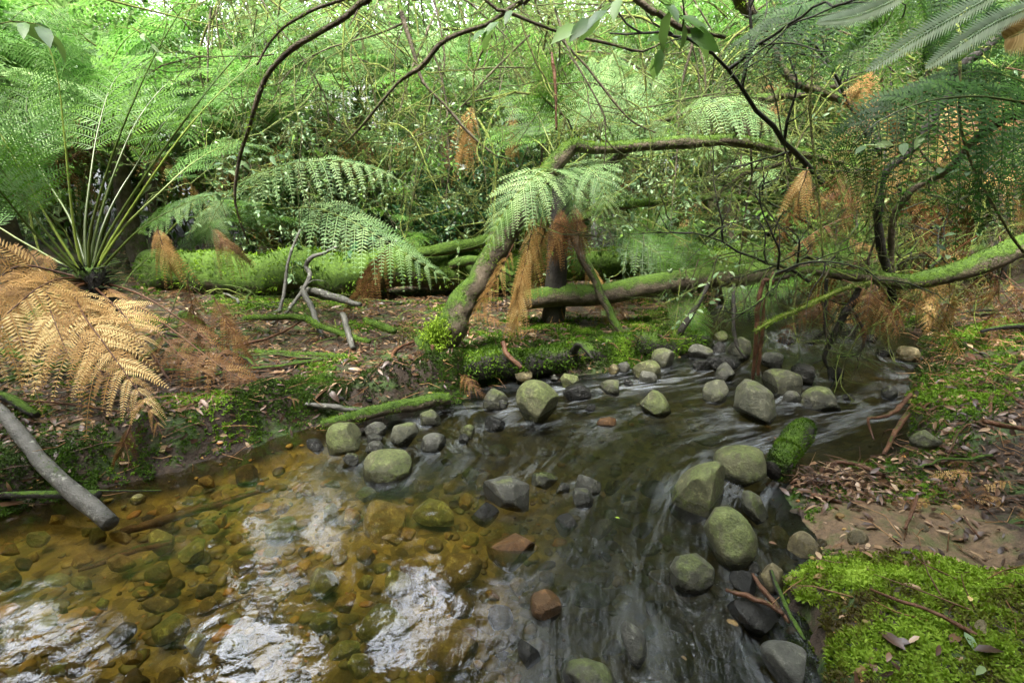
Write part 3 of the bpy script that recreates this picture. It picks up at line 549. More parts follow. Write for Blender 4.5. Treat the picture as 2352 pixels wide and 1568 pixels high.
B_('broad pale olive submerged stone at the bottom centre left', 'bed_olive', 880, 1435, 80, 52, -5, 108, True)
B_('cracked brown submerged boulder at the bottom centre', 'bed_brown', 1032, 1495, 80, 58, 15, 109, True)
B_('grey submerged stone above the cracked brown boulder', 'bed_dark', 1062, 1388, 36, 42, 10, 110)
B_('dark olive submerged stone above the broad pale olive one', 'bed_olive', 910, 1340, 42, 34, 0, 111)
B_('small olive submerged stone left of the dark olive one', 'bed_olive', 838, 1337, 28, 20, 0, 112)
B_('rusty orange submerged stone left of the broad pale olive one', 'bed_orange', 795, 1383, 30, 28, 0, 113)
B_('round submerged stone at the bottom edge below the broad pale olive one', 'bed_olive', 823, 1528, 34, 30, 0, 114)
B_('submerged stone directly left of the broad flat green boulder\'s wet skirt', 'bed_olive', 838, 1135, 30, 20, 0, 115)
B_('brown submerged stone right of the largest brown upright one', 'bed_brown', 995, 1250, 26, 20, 10, 116)
B_('small grey submerged stone below the largest brown upright one', 'bed_olive', 878, 1305, 22, 18, 0, 117)
B_('large pointed olive submerged stone left of the tall white reflections', 'bed_olive', 445, 1266, 42, 26, -25, 120, True)
B_('reddish brown leaf shaped submerged stone in the left pool', 'bed_brown', 368, 1389, 46, 22, 5, 121, True)
B_('long smooth green submerged stone slanting upward in the left pool', 'bed_olive', 398, 1440, 56, 30, -32, 122, True)
B_('dark olive submerged stone above the slanting oval one', 'bed_dark', 470, 1356, 36, 20, -18, 123)
B_('oval brown green submerged stone slanting steeply right of the long smooth green one', 'bed_brown', 480, 1390, 34, 20, -35, 124)
B_('long thin olive submerged stone in the middle of the left pool', 'bed_olive', 563, 1350, 44, 16, 0, 125)
B_('brown submerged stone below the broken grey branch tip', 'bed_brown', 272, 1293, 44, 22, 5, 126)
B_('big green submerged stone right of the tall white reflections', 'bed_olive', 742, 1340, 44, 38, 10, 127, True)
B_('round green submerged stone below the big green one', 'bed_olive', 740, 1428, 40, 34, 0, 128)
B_('pale green upright submerged stone above the bottom white reflections', 'bed_olive', 450, 1477, 26, 32, 20, 129)
B_('dark submerged stone near the bottom left edge', 'bed_dark', 173, 1535, 30, 24, 0, 130)
B_('dark red submerged stone at the left edge of the pool', 'bed_dark', 20, 1335, 30, 30, 0, 131)
B_('green submerged stone below the crossing sticks at the far left', 'bed_olive', 87, 1235, 30, 20, -10, 132)
B_('small dark round submerged stone at the far left', 'bed_dark', 55, 1296, 26, 18, 0, 133)
B_('square olive submerged stone under the small white reflection', 'bed_olive', 480, 1213, 25, 17, 0, 134)
B_('flat rusty submerged stone left of the tall white reflections', 'bed_orange', 538, 1237, 26, 14, -8, 135)
B_('brown submerged stone under the foot of the tall white reflections', 'bed_brown', 562, 1296, 28, 24, 0, 136)
B_('small olive submerged stone right of the brown pebbly patch', 'bed_olive', 468, 1308, 24, 12, 0, 137)
B_('black brown submerged stone above the reddish leaf shaped one', 'bed_dark', 395, 1358, 32, 14, -5, 138)
B_('long dark submerged stone slanting at the lower left', 'bed_dark', 280, 1458, 54, 22, -38, 139)
B_('dark submerged stone cut by the bottom edge at the left', 'bed_dark', 320, 1562, 32, 16, 0, 140)
B_('tan submerged stone below the long thin olive one', 'bed_brown', 612, 1388, 26, 24, 0, 141)
B_('orange submerged stone at the far end of the sunken brown plank', 'bed_orange', 130, 1192, 36, 12, 0, 143)
B_('small brown stone at the foot of the left moss bank', 'bed_brown', 278, 1112, 24, 16, 0, 144, dz=.02)
B_('grey olive stone with a white scuff below the left moss bank', 'bed_olive', 318, 1147, 20, 15, 0, 145, dz=.02)
B_('green brown submerged stone left of the round green one', 'bed_brown', 610, 1410, 24, 22, 0, 146)
B_('small tan submerged pebble at the lower centre', 'bed_yellow', 745, 1470, 12, 14, 0, 147)
B_('broad brown submerged boulder below the grey dome', 'bed_brown', 1655, 1460, 68, 56, 10, 148, True, dz=.01)
B_('small brown submerged stone under the dark streamlined one', 'bed_brown', 1735, 1452, 26, 14, 20, 149)
B_('flat submerged boulder at the bottom edge left of the smooth grey boulder', 'bed_dark', 1710, 1548, 68, 40, 8, 150, True, dz=.012)
B_('mottled submerged stone at the bottom edge under the riffle', 'bed_brown', 1560, 1530, 40, 34, 0, 151, dz=.008)
B_('green submerged stone deep under the riffle below the pyramid shaped boulder', 'bed_olive', 1625, 1010, 38, 16, 10, 152)
B_('orange submerged stone deep under the riffle', 'bed_orange', 1463, 1118, 18, 11, 0, 153)
B_('brown submerged stone deep under the dark water near the round pair', 'bed_brown', 1455, 1165, 34, 18, 0, 154)
B_('yellow brown submerged stone near the mossy crowned grey boulder', 'bed_yellow', 1075, 935, 34, 14, 0, 155)
B_('flat brown submerged stone beside the shoreline log tip', 'bed_brown', 1100, 958, 36, 13, 0, 156)
B_('olive submerged stone in front of the largest rounded boulder', 'bed_olive', 1150, 1035, 44, 16, 0, 157)
B_('dark submerged stone near the far shore behind the boulders', 'bed_dark', 1370, 905, 24, 9, 0, 158)
B_('copper coloured submerged stone beside the sandy shore', 'bed_orange', 1790, 1235, 30, 28, 0, 159)

rg = np.random.default_rng(31); taken = [(float(c_[0][0]), float(c_[0][1]), c_[1]) for c_ in ROCKS]; more = []
for _ in range(2500):
    px, py = rg.uniform(-40, 1560), rg.uniform(1085, 1590); r_ = rg.uniform(16, 54)*(.55+.45*(py-1000)/560); w_ = onz(px, py, -.06); rr = r_*np.dot(w_-EYE, FW)/F
    if float(sdf(np.array([w_[0]]), np.array([w_[1]]))[0]) < .06 or any(math.hypot(w_[0]-a, w_[1]-b) < (rr+c)*.8 for a, b, c in taken) or len(more) > 110: continue
    taken.append((w_[0], w_[1], rr)); more.append(S('submerged_stone', 'x', g[rg.choice(['bed_brown', 'bed_olive', 'bed_dark', 'bed_brown', 'bed_olive', 'bed_orange'])], ell(px, py, r_*rg.uniform(.9, 1.35), r_*rg.uniform(.6, .85), rg.uniform(-40, 20), 9, len(more), .14), 'sub', seed=200+len(more), dz=-.012, group='cobbles under the clear water'))
ordinals(more, 'rounded cobble under the clear water, %s')
# small uncountable gravel between them
mb = MB(); bm = bmesh.new(); bmesh.ops.create_icosphere(bm, subdivisions=2, radius=1); V2 = np.array([v.co[:] for v in bm.verts]); T2 = np.array([[v.index for v in f.verts] for f in bm.faces]); bm.free()
x = rng.uniform(-3, 3.2, 60000); y = .75+rng.random(60000)**1.4*4.2; z, d = height(x, y); dens = fbm(np.stack([x, y, 0*x], -1)*2.5, 3, 2)
k = (d > .02) & (dens+rng.uniform(-.4, .4, 60000) > -.05) & (rng.random(60000) < np.clip(1.6/y**1.5, 0, 1)); x, y, z = x[k][:3600], y[k][:3600], z[k][:3600]
for i in range(len(x)):
    s = .005+.022*rng.random()**3.5; s3 = s*np.array([1+.6*rng.random(), 1, .35+.3*rng.random()]); a = rng.uniform(0, 6.28); c_, s_ = math.cos(a), math.sin(a)
    v = V2*(1+.45*vnoise(V2*1.1+i*3.1, i))[:, None]*s3; v = np.stack([v[:, 0]*c_-v[:, 1]*s_, v[:, 0]*s_+v[:, 1]*c_, v[:, 2]], 1)
    zz = min(z[i]+s3[2]*.4, -.012-s3[2]); mb.add(v+[x[i], y[i], zz], None, T2, rng.random())
def gravel_mat():
    m, nt, ns, lk = newmat('gravel'); a = nd(ns, 'ShaderNodeAttribute', attribute_name='v'); geo = nd(ns, 'ShaderNodeNewGeometry')
    r = ramp(ns, [(0, (.06, .035, .012)), (.3, (.2, .13, .04)), (.55, (.18, .16, .05)), (.8, (.38, .24, .07)), (1, (.45, .2, .05))]); lk.new(a.outputs['Fac'], r.inputs[0])
    n = noise(ns, lk, geo.outputs['Position'], 90, 4, .7); c = mixc(ns, lk, mapr(ns, lk, n, .4, .7, 0, .5), r.outputs[0], (.05, .03, .01))
    p = nd(ns, 'ShaderNodeBsdfPrincipled'); lk.new(c, p.inputs['Base Color']); p.inputs['Roughness'].default_value = .6; o = nd(ns, 'ShaderNodeOutputMaterial'); lk.new(p.outputs[0], o.inputs[0]); return m
tag(mb.obj('river_gravel', gravel_mat()), 'amber gravel and pebbles on the stream bed', None, None, 'stuff')

# ---------------------------------------------------------------- the water sheet
wx = np.r_[np.arange(-5.8, -3.2, .1), np.arange(-3.2, 4.4, .022)]; wy = np.r_[np.arange(-.3, .6, .1), np.arange(.6, 3.2, .02), np.arange(3.2, 6.4, .035), np.arange(6.4, 9, .15)]
X, Y = np.meshgrid(wx, wy); D = sdf(X, Y)
fx = flow_x(Y); fp = np.gradient(flow_x(wy), wy); fp = np.convolve(np.pad(fp, 12, 'edge'), np.ones(25)/25, 'valid'); 
fxs = np.interp(Y, wy, np.convolve(np.pad(flow_x(wy), 12, 'edge'), np.ones(25)/25, 'valid')); fps = np.interp(Y, wy, fp)
psi = (X-fxs)/np.sqrt(1+fps**2); arc = np.interp(Y, wy, np.r_[0, np.cumsum(np.hypot(1, (fp[1:]+fp[:-1])/2)*np.diff(wy))])+.25*psi*fps
TB = sm((psi+.38)/.4)*np.where(Y < 2.0, 1, 1.0); TB = np.maximum(TB, .75*sm((Y-1.62)/.45)*sm((X+1.25)/.7)); TB = np.maximum(TB, sm((Y-2.4)/.5)*sm((X+.9)/.8))
TB = TB*sm((D+.12)/.12); TB = np.clip(TB*(1+.25*fbm(np.stack([X, Y, 0*X], -1)*2.2, 2, 8)), 0, 1)
P3 = np.stack([psi*7, arc*1.3, 0*X], -1); Z = .006*TB*fbm(P3, 3, 4)+.0012*fbm(np.stack([X*3, Y*3, 0*X], -1), 2, 6)
FO = .34*TB*sm((fbm(np.stack([psi*3, arc*.9, 0*X], -1), 3, 12)+.05)/.45)  # pale streak amount: foam and painted sky sheen together
for (C, ww, hdw, wh) in ROCKS:
    if wh == 'land': continue
    dx = X-C[0]; dy = Y-C[1]; rr = np.hypot(dx, dy*1.1)/max(ww, .02); k = np.exp(-((rr-1.05)/.22)**2) if wh == 'out' else 0*rr
    # tail downstream of the stone
    fdx, fdy = -fps, -np.ones_like(fps); fl = np.hypot(fdx, fdy); al = (dx*fdx+dy*fdy)/fl; ac = np.abs(dx*fdy-dy*fdx)/fl
    tail = np.exp(-(ac/(ww*.9))**2)*sm(al/ww)*np.exp(-np.maximum(al, 0)/(ww*3))
    s = 1 if wh == 'out' else .35
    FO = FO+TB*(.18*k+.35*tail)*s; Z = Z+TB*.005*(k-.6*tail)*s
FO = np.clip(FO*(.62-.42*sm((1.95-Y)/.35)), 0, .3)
nx, ny = len(wx), len(wy); ii = (np.arange(ny-1)[:, None]*nx+np.arange(nx-1)[None]); Q = np.stack([ii, ii+1, ii+nx+1, ii+nx], -1).reshape(-1, 4)
Df = D.ravel(); keep = (Df[Q] > -.12).any(1); Q = Q[keep]
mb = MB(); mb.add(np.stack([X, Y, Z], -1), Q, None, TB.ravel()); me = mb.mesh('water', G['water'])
fa = me.attributes.new('foam_sheen', 'FLOAT', 'POINT'); fa.data.foreach_set('value', FO.ravel().astype(np.float32))
uvl = me.uv_layers.new(name='flow'); li = np.empty(len(me.loops), np.int32); me.loops.foreach_get('vertex_index', li)
uvl.data.foreach_set('uv', np.stack([psi.ravel(), arc.ravel()], -1)[li].astype(np.float32).ravel())
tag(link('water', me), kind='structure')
# ---------------------------------------------------------------- logs, limbs and sticks
SKEL = {}
def limb(name, label, cat, pts, mat, n=None, sides=10, rough=.16, seed=0, group=None, moss=0, moss_mat='moss_log', stubs=0, key=None, dz=0, mr=.012):
    """pts: (px, py, Y, radius in the same pixels) along the wood; moss: how thick a moss coat grows on its upper side"""
    W = np.array([np.r_[at(a, b, Y), r*np.dot(at(a, b, Y)-EYE, FW)/F] for a, b, Y, r in pts]); W[:, 2] += dz
    def off(q): return q[0] < -15 or q[0] > 2360 or q[1] < -15
    if off(pts[0]): e = nz(W[0, :3]-W[1, :3])+[0, 0, .25]; W = np.vstack([np.r_[W[0, :3]+e*2.2+[0, 0, .2], W[0, 3]*1.25], np.r_[W[0, :3]+e*.9, W[0, 3]*1.1], W])
    if off(pts[-1]): e = nz(W[-1, :3]-W[-2, :3])+[0, 0, .25]; W = np.vstack([W, np.r_[W[-1, :3]+e*.9, W[-1, 3]*1.1], np.r_[W[-1, :3]+e*2.2+[0, 0, .2], W[-1, 3]*1.25]])
    n = (n or max(8, int(len(pts)*6)))+(20 if len(W) > len(pts) else 0); C = spline(W, n); r = np.maximum(C[:, 3], .0012)
    wob = np.stack([vnoise(np.stack([np.arange(n)*.35, np.full(n, seed+.3), np.full(n, k*5.)], -1), seed) for k in range(3)], -1)
    P = C[:, :3]+wob*r[:, None]*.35
    mb = MB(); tube(mb, P, r*(1+.12*vnoise(np.stack([np.arange(n)*.5, np.full(n, seed*1.7), np.zeros(n)], -1), 3)), sides, rough, seed)
    rg = np.random.default_rng(seed+5)
    for _ in range(stubs):
        i = rg.integers(1, n-1); d = nz(rg.normal(size=3)+np.array([0, 0, .3])); L = r[i]*rg.uniform(2, 9); q = np.array([P[i], P[i]+d*L*.5+rg.normal(0, L*.06, 3), P[i]+d*L+rg.normal(0, L*.1, 3)])
        tube(mb, spline(q, 6), np.linspace(r[i]*.35, r[i]*.1, 6), 5, .1, seed)
    mo = MB()
    if moss:
        T, N, B = frames(P); area = (2*r).mean()*np.linalg.norm(np.diff(P, axis=0), axis=1).sum(); cnt = int(min(14000, moss*area*36000))
        u = rg.random(cnt)*(n-1.001); i = u.astype(int); f = (u-i)[:, None]; c = P[i]*(1-f)+P[i+1]*f; rr = r[i]*(1-f[:, 0])+r[i+1]*f[:, 0]
        th = rg.uniform(0, 2*math.pi, cnt); dirs = N[i]*np.cos(th)[:, None]+B[i]*np.sin(th)[:, None]
        pos = c+dirs*rr[:, None]*1.0; cl = fbm(pos*9, 3, seed+3); k = (dirs[:, 2]*.55+cl*1.1+rg.normal(0, .12, cnt)) > .12-.18*min(moss, 3)
        pos, dirs = pos[k], dirs[k]; m = len(pos)
        D = nz(dirs*1.0+rg.normal(0, .55, (m, 3))+np.array([0, 0, .15])); S = nz(np.cross(D, rg.normal(size=(m, 3)))); L = mr*rg.uniform(.5, 1.4, m)
        kites(mo, pos-D*.002, D, S, L, L*.28, np.clip(.5+.9*cl[k]+rg.normal(0, .15, m), 0, 1), wpos=.45)
    if moss and mo.n:
        o = empty(name, tuple(P[0])); bw = mb.obj('wood', g[mat], o); mm = mo.obj('moss', g[moss_mat], o); mm['kind'] = 'stuff'
        for q in (bw, mm): q.location = -Vector(P[0])
    else:
        o = mb.obj(name, g[mat]); me = o.data; me.transform(__import__('mathutils').Matrix.Translation(-Vector(P[0]))); o.location = P[0]
    tag(o, label, cat, group); SKEL[key or label] = P; return o
Lm = limb
Lm('fallen_log', 'long thick fallen log under bright green moss across the far bank', 'log', [(330, 612, 4.6, 40), (450, 618, 4.5, 44), (560, 622, 4.45, 46), (700, 624, 4.4, 47), (850, 626, 4.45, 46), (1000, 622, 4.55, 44), (1150, 618, 4.65, 40), (1350, 612, 4.85, 36), (1550, 606, 5.1, 32), (1750, 604, 5.4, 28)], 'bark_moss', sides=20, n=60, rough=.3, seed=1, moss=2.6, stubs=2, mr=.034)
Lm('fallen_branch', 'mossy branch resting along the top of the long mossy log', 'branch', [(940, 585, 4.35, 8), (1010, 572, 4.4, 13), (1090, 556, 4.5, 14), (1170, 535, 4.6, 13), (1270, 512, 4.6, 11), (1340, 498, 4.5, 9), (1384, 477, 4.5, 8), (1470, 468, 4.5, 9), (1568, 459, 4.5, 9), (1650, 452, 4.5, 8), (1740, 462, 4.5, 6)], 'bark_moss', seed=2, moss=1.2, stubs=5)
Lm('fallen_log', 'straight dark log with moss patches spanning the stream from the left bank', 'log', [(1190, 687, 3.75, 22), (1260, 682, 3.75, 25), (1400, 669, 3.8, 25), (1560, 648, 3.9, 24), (1700, 628, 4.05, 23), (1850, 610, 4.2, 20), (2000, 594, 4.4, 17), (2150, 580, 4.6, 15), (2400, 560, 4.8, 12)], 'bark', sides=16, n=50, rough=.1, seed=3, moss=.8, stubs=2, mr=.01)
Lm('fallen_log', 'low mossy log lying along the stream edge below the hanging brown fronds', 'log', [(1010, 858, 2.95, 22), (1080, 842, 3.02, 30), (1180, 832, 3.12, 30), (1300, 818, 3.3, 29), (1430, 803, 3.5, 30), (1530, 792, 3.68, 27), (1610, 780, 3.85, 18)], 'bark_dark', sides=18, n=50, rough=.3, seed=4, moss=3.4, stubs=4, moss_mat='moss_dark', mr=.026)
Lm('leaning_trunk', 'leaning mossy trunk that arches up from the left bank and bends over to the right', 'tree trunk', [(985, 800, 3.1, 38), (1020, 762, 3.12, 40), (1055, 710, 3.14, 33), (1090, 650, 3.16, 29), (1122, 600, 3.17, 28), (1165, 530, 3.18, 27), (1212, 458, 3.2, 25), (1262, 393, 3.2, 21), (1303, 350, 3.2, 19), (1326, 334, 3.2, 16), (1345, 339, 3.21, 13), (1380, 341, 3.22, 13), (1450, 334, 3.25, 13), (1550, 327, 3.3, 13), (1650, 325, 3.35, 13), (1720, 330, 3.4, 12), (1800, 346, 3.45, 11), (1870, 360, 3.5, 11), (1925, 372, 3.55, 8)], 'bark', sides=18, n=90, rough=.12, seed=5, moss=1.1, stubs=4)
Lm('broken_limb', 'short broken limb forking down under the bend of the arching trunk', 'branch', [(1440, 346, 3.24, 9), (1415, 366, 3.3, 11), (1380, 388, 3.36, 10), (1345, 408, 3.45, 8)], 'bark', seed=6, moss=.4)
Lm('thin_trunk', 'thin dark pole leaning behind the straight log down to the stream edge log', 'pole', [(1288, 470, 3.9, 9), (1312, 530, 3.85, 10), (1361, 636, 3.75, 10), (1394, 703, 3.65, 9), (1430, 768, 3.55, 9)], 'bark', seed=7, moss=.3)
Lm('mossy_limb', 'thick mossy limb entering at the right and dipping low over the stream', 'limb', [(2420, 545, 3.0, 26), (2352, 562, 3.0, 26), (2268, 601, 3.0, 25), (2200, 622, 3.0, 23), (2135, 637, 3.0, 22), (2061, 648, 3.02, 17), (1995, 636, 3.05, 14), (1935, 630, 3.1, 12), (1851, 622, 3.15, 9), (1815, 634, 3.15, 7), (1768, 645, 3.2, 5)], 'bark', sides=16, n=70, rough=.12, seed=8, moss=1.6, stubs=9)
Lm('mossy_branch', 'thin bright mossy branch slanting down from the low mossy limb over the water', 'branch', [(2000, 650, 3.0, 5), (1918, 672, 2.95, 5), (1835, 712, 2.9, 4.5), (1768, 740, 2.85, 4), (1733, 762, 2.85, 3)], 'twig', seed=9, moss=2.5, stubs=8)
Lm('bark_strip', 'long brown bark strip folded over the straight log and hanging into the water', 'bark strip', [(1775, 648, 3.02, 5), (1757, 644, 3.0, 5), (1747, 668, 3.0, 5), (1740, 720, 3.0, 6), (1736, 780, 3.02, 5), (1732, 840, 3.06, 4), (1728, 876, 3.08, 3)], 'wood_brown', seed=10)
Lm('bark_strip', 'reddish pointed bark strip hanging beside the long folded one', 'bark strip', [(1778, 625, 3.02, 3), (1765, 660, 3.02, 3.5), (1754, 720, 3.02, 4), (1747, 790, 3.04, 5), (1742, 850, 3.06, 4), (1740, 862, 3.06, 3)], 'wood_brown', seed=11)
Lm('hooked_twig', 'black hooked twig hanging from the straight log left of the bark strips', 'twig', [(1686, 652, 3.6, 4), (1685, 723, 3.5, 4.5), (1689, 780, 3.45, 4.5), (1700, 805, 3.4, 4), (1713, 822, 3.35, 3)], 'bark_dark', seed=12)
Lm('dead_branch', 'dark crooked branch dipping from the low mossy limb to the wet rock', 'branch', [(1975, 660, 3.1, 8), (1955, 700, 3.1, 9), (1932, 735, 3.12, 8), (1915, 775, 3.12, 7), (1894, 815, 3.12, 5), (1902, 845, 3.12, 3)], 'bark_dark', seed=13, stubs=7)
Lm('dead_branch', 'straight dark stem hanging down left of the crooked dipping branch', 'branch', [(1898, 640, 3.1, 4), (1897, 700, 3.1, 4), (1895, 760, 3.1, 4), (1908, 790, 3.1, 3)], 'bark_dark', seed=14, stubs=2)
Lm('dead_branch', 'thin branch curling like a hook just above the water', 'branch', [(1962, 715, 3.05, 3), (1982, 755, 3.05, 3), (1986, 785, 3.05, 3), (1968, 812, 3.05, 3), (1930, 820, 3.05, 2.5)], 'bark_dark', seed=15, stubs=2)
Lm('broken_branch', 'grey broken branch slanting from the left bank down into the pool', 'branch', [(-60, 905, 2.1, 12), (0, 962, 2.0, 13), (55, 1028, 1.9, 15), (120, 1100, 1.77, 17), (190, 1165, 1.67, 18), (262, 1222, 1.585, 18)], 'bark_grey', sides=16, n=40, rough=.07, seed=16, moss=.25, mr=.007, dz=.045)
Lm('broken_stick', 'dark stick with a chewed pale end lying across the grey broken branch', 'stick', [(-60, 1140, 1.72, 7), (0, 1137, 1.71, 7), (80, 1134, 1.7, 8), (160, 1133, 1.69, 9), (226, 1135, 1.68, 10)], 'bark_dark', seed=17, stubs=5, moss=.3, mr=.007)
Lm('long_twig', 'thin bare twig running right from the chewed end of the dark stick', 'twig', [(170, 1126, 1.7, 2), (260, 1127, 1.75, 2), (370, 1126, 1.8, 1.6)], 'bark_dark', seed=18)
Lm('fallen_branch', 'black wet branch curving along the left bank above the moss', 'branch', [(628, 932, 2.5, 5), (660, 920, 2.5, 9), (700, 914, 2.52, 8), (760, 912, 2.55, 8), (855, 920, 2.6, 7)], 'bark_dark', seed=19, stubs=2)
Lm('driftwood', 'grey split driftwood below the black wet branch', 'driftwood', [(700, 927, 2.48, 4), (760, 934, 2.46, 7), (830, 942, 2.48, 6), (880, 945, 2.5, 4)], 'bark_grey', seed=20)
Lm('fallen_log', 'short mossy log with a bare pale end lying at the waterline', 'log', [(740, 972, 2.38, 9), (790, 962, 2.4, 13), (884, 944, 2.5, 15), (960, 928, 2.6, 15), (1035, 915, 2.7, 13)], 'bark', sides=14, seed=21, moss=1.2, rough=.2)
Lm('fallen_branch', 'straight dark green branch lying on the leaf litter left of the mossy hummock', 'branch', [(413, 806, 2.95, 8), (480, 806, 2.97, 9), (567, 810, 3.0, 9), (690, 815, 3.0, 9), (800, 822, 3.0, 7)], 'bark', seed=22, moss=.8)
Lm('dead_branch', 'smooth grey stick leaning on the litter below the mossy log', 'stick', [(697, 668, 3.7, 7), (715, 705, 3.6, 6), (730, 748, 3.45, 6), (746, 792, 3.3, 5)], 'bark_grey', seed=23)
Lm('dead_branch', 'crooked grey branch climbing in front of the mossy log', 'branch', [(653, 725, 3.6, 3), (678, 690, 3.7, 4), (702, 655, 3.8, 5), (712, 632, 3.85, 5), (704, 612, 3.9, 5), (716, 592, 3.9, 5), (745, 580, 3.95, 4), (775, 566, 4.0, 3)], 'bark_grey', seed=24, stubs=3)
Lm('dead_branch', 'slender upright grey branch left of the crooked one', 'branch', [(642, 718, 3.6, 4), (655, 656, 3.7, 4), (661, 608, 3.75, 3.5), (674, 565, 3.8, 3), (690, 528, 3.85, 2.5)], 'bark_grey', seed=25)
Lm('fallen_branch', 'weathered half rotten branch in front of the mossy log', 'branch', [(695, 661, 3.9, 6), (740, 674, 3.8, 9), (785, 690, 3.75, 9), (830, 700, 3.7, 6)], 'bark_grey', seed=26, moss=.3)
Lm('mossy_branch', 'mossy fork lying flat on the litter of the far bank', 'branch', [(560, 730, 3.4, 5), (620, 728, 3.4, 7), (694, 729, 3.4, 7), (734, 748, 3.3, 7), (800, 772, 3.2, 6), (850, 785, 3.15, 5)], 'bark_moss', seed=27, moss=1.5)
Lm('mossy_branch', 'short green branch lying left of the mossy fork', 'branch', [(415, 722, 3.4, 8), (440, 733, 3.35, 9), (468, 755, 3.25, 9)], 'bark_moss', seed=28, moss=2.5)
Lm('dead_branch', 'grey peg like stick standing by the leaning trunk foot', 'stick', [(788, 720, 3.3, 7), (798, 760, 3.2, 7), (812, 802, 3.1, 6)], 'bark_grey', seed=29, moss=.3)
Lm('mossy_branch', 'small mossy log end pointing at the leaning trunk foot', 'branch', [(836, 733, 3.4, 5), (870, 748, 3.35, 9), (907, 762, 3.3, 7)], 'bark_moss', seed=30, moss=1.5)
Lm('fallen_branch', 'mossy stick at the left edge under the golden fronds', 'branch', [(-40, 795, 2.6, 6), (20, 808, 2.6, 8), (60, 825, 2.55, 7), (132, 846, 2.5, 5)], 'bark_moss', seed=31, moss=1)
Lm('fallen_branch', 'dark round branch at the left edge above the grey broken branch', 'branch', [(-40, 895, 2.2, 10), (10, 912, 2.2, 11), (45, 930, 2.15, 11), (82, 952, 2.1, 8)], 'bark_dark', seed=32)
Lm('long_twig', 'long straw coloured stem lying below the golden fronds', 'stem', [(-20, 900, 2.2, 3), (133, 923, 2.2, 3.5), (230, 938, 2.2, 3), (330, 952, 2.2, 2.5)], 'wood_brown', seed=33, stubs=3)
Lm('long_twig', 'dark red twig leaning at the tip of the golden fronds', 'twig', [(353, 815, 2.7, 3), (380, 860, 2.6, 3), (413, 904, 2.5, 2)], 'wood_brown', seed=34)
Lm('rotten_stump', 'rotten brown stake standing at the undercut bank', 'stake', [(985, 890, 2.85, 6), (990, 840, 2.85, 6), (994, 792, 2.85, 4)], 'wood_brown', seed=35, stubs=4)
Lm('dead_branch', 'reddish stick poking from the stream edge log toward the water', 'stick', [(1155, 785, 3.0, 5), (1165, 812, 2.95, 6), (1198, 845, 2.9, 5)], 'wood_brown', seed=36)
Lm('thin_trunk', 'thick black trunk rising through the shaded ferns at the right', 'tree trunk', [(2052, 690, 3.1, 9.0), (2022, 560, 3.0, 9.0), (2018, 500, 2.95, 9.0), (2030, 405, 2.9, 9.0), (2095, 340, 2.85, 9.0), (2135, 283, 2.8, 10.5), (2180, 215, 2.78, 11.2), (2200, 165, 2.75, 11.2), (2245, 125, 2.7, 10.5), (2298, 85, 2.7, 9.8), (2360, 30, 2.7, 9.0)], 'bark_dark', sides=12, n=60, seed=37, moss=.3, stubs=6)
Lm('thin_trunk', 'second dark trunk curving up right beside the thick black one', 'tree trunk', [(2045, 640, 3.15, 7.5), (2050, 520, 3.05, 7.5), (2068, 470, 3.0, 8.2), (2100, 430, 2.95, 8.2), (2140, 412, 2.9, 6.8), (2190, 380, 2.6, 9.8), (2235, 325, 2.5, 11.2), (2285, 285, 2.4, 11.2), (2330, 262, 2.35, 10.5), (2400, 240, 2.3, 10.5)], 'bark', sides=12, n=60, seed=38, moss=.7, stubs=5)
Lm('overhead_limb', 'dark mossy limb crossing the top right corner behind the leaf sprays', 'limb', [(1440, -25, 2.6, 8.8), (1518, 33, 2.6, 8.8), (1551, 60, 2.6, 8.0), (1600, 74, 2.65, 7.2), (1665, 86, 2.7, 5.6)], 'bark', seed=39, moss=.6, stubs=4)
Lm('overhead_limb', 'short stout dark limb coming down at the top right centre', 'limb', [(1685, -25, 3.4, 14), (1702, 5, 3.4, 14), (1722, 28, 3.4, 13), (1752, 52, 3.5, 9), (1760, 90, 3.6, 6), (1784, 130, 3.6, 8), (1801, 167, 3.6, 10), (1828, 190, 3.6, 11), (1888, 211, 3.6, 11), (1940, 230, 3.6, 9), (2010, 262, 3.6, 6)], 'bark', seed=40, moss=.8, stubs=6)
Lm('broken_limb', 'grey topped limb running level behind the arching trunk end', 'limb', [(1560, 262, 4.2, 8), (1640, 245, 4.1, 10), (1701, 238, 4.0, 12), (1768, 224, 3.9, 12), (1868, 212, 3.8, 10), (1930, 190, 3.8, 7), (1990, 160, 3.8, 5)], 'bark', seed=41, moss=.5, stubs=5)
Lm('broken_limb', 'rough dark limb rising right above the bend of the arching trunk', 'limb', [(1440, 300, 4.6, 6), (1568, 258, 4.5, 8), (1651, 216, 4.4, 8), (1705, 188, 4.4, 6)], 'bark', seed=42, moss=.4, stubs=4)
Lm('bare_branch', 'forked bare branch rising right under the arching trunk', 'branch', [(1640, 452, 4.4, 5), (1660, 436, 4.3, 6), (1701, 403, 4.2, 7), (1755, 386, 4.1, 7), (1815, 367, 4.0, 5), (1870, 345, 4, 3)], 'bark', seed=43, stubs=5)
Lm('hanging_vine', 'long thin stem hanging straight down over the arching trunk end', 'stem', [(1873, 60, 2.6, 2.5), (1862, 233, 2.6, 2.8), (1868, 350, 2.6, 2.8), (1885, 500, 2.6, 2.5), (1890, 590, 2.6, 2)], 'twig', seed=44, n=30)
Lm('hanging_vine', 'long thin brown stem hanging in front of the shaded fern at the right', 'stem', [(2205, 140, 2.0, 3), (2205, 267, 2.0, 3), (2222, 350, 2.0, 3), (2252, 417, 2.0, 3), (2312, 523, 2.0, 3), (2352, 580, 2.0, 3)], 'twig', seed=45, n=30, stubs=3)
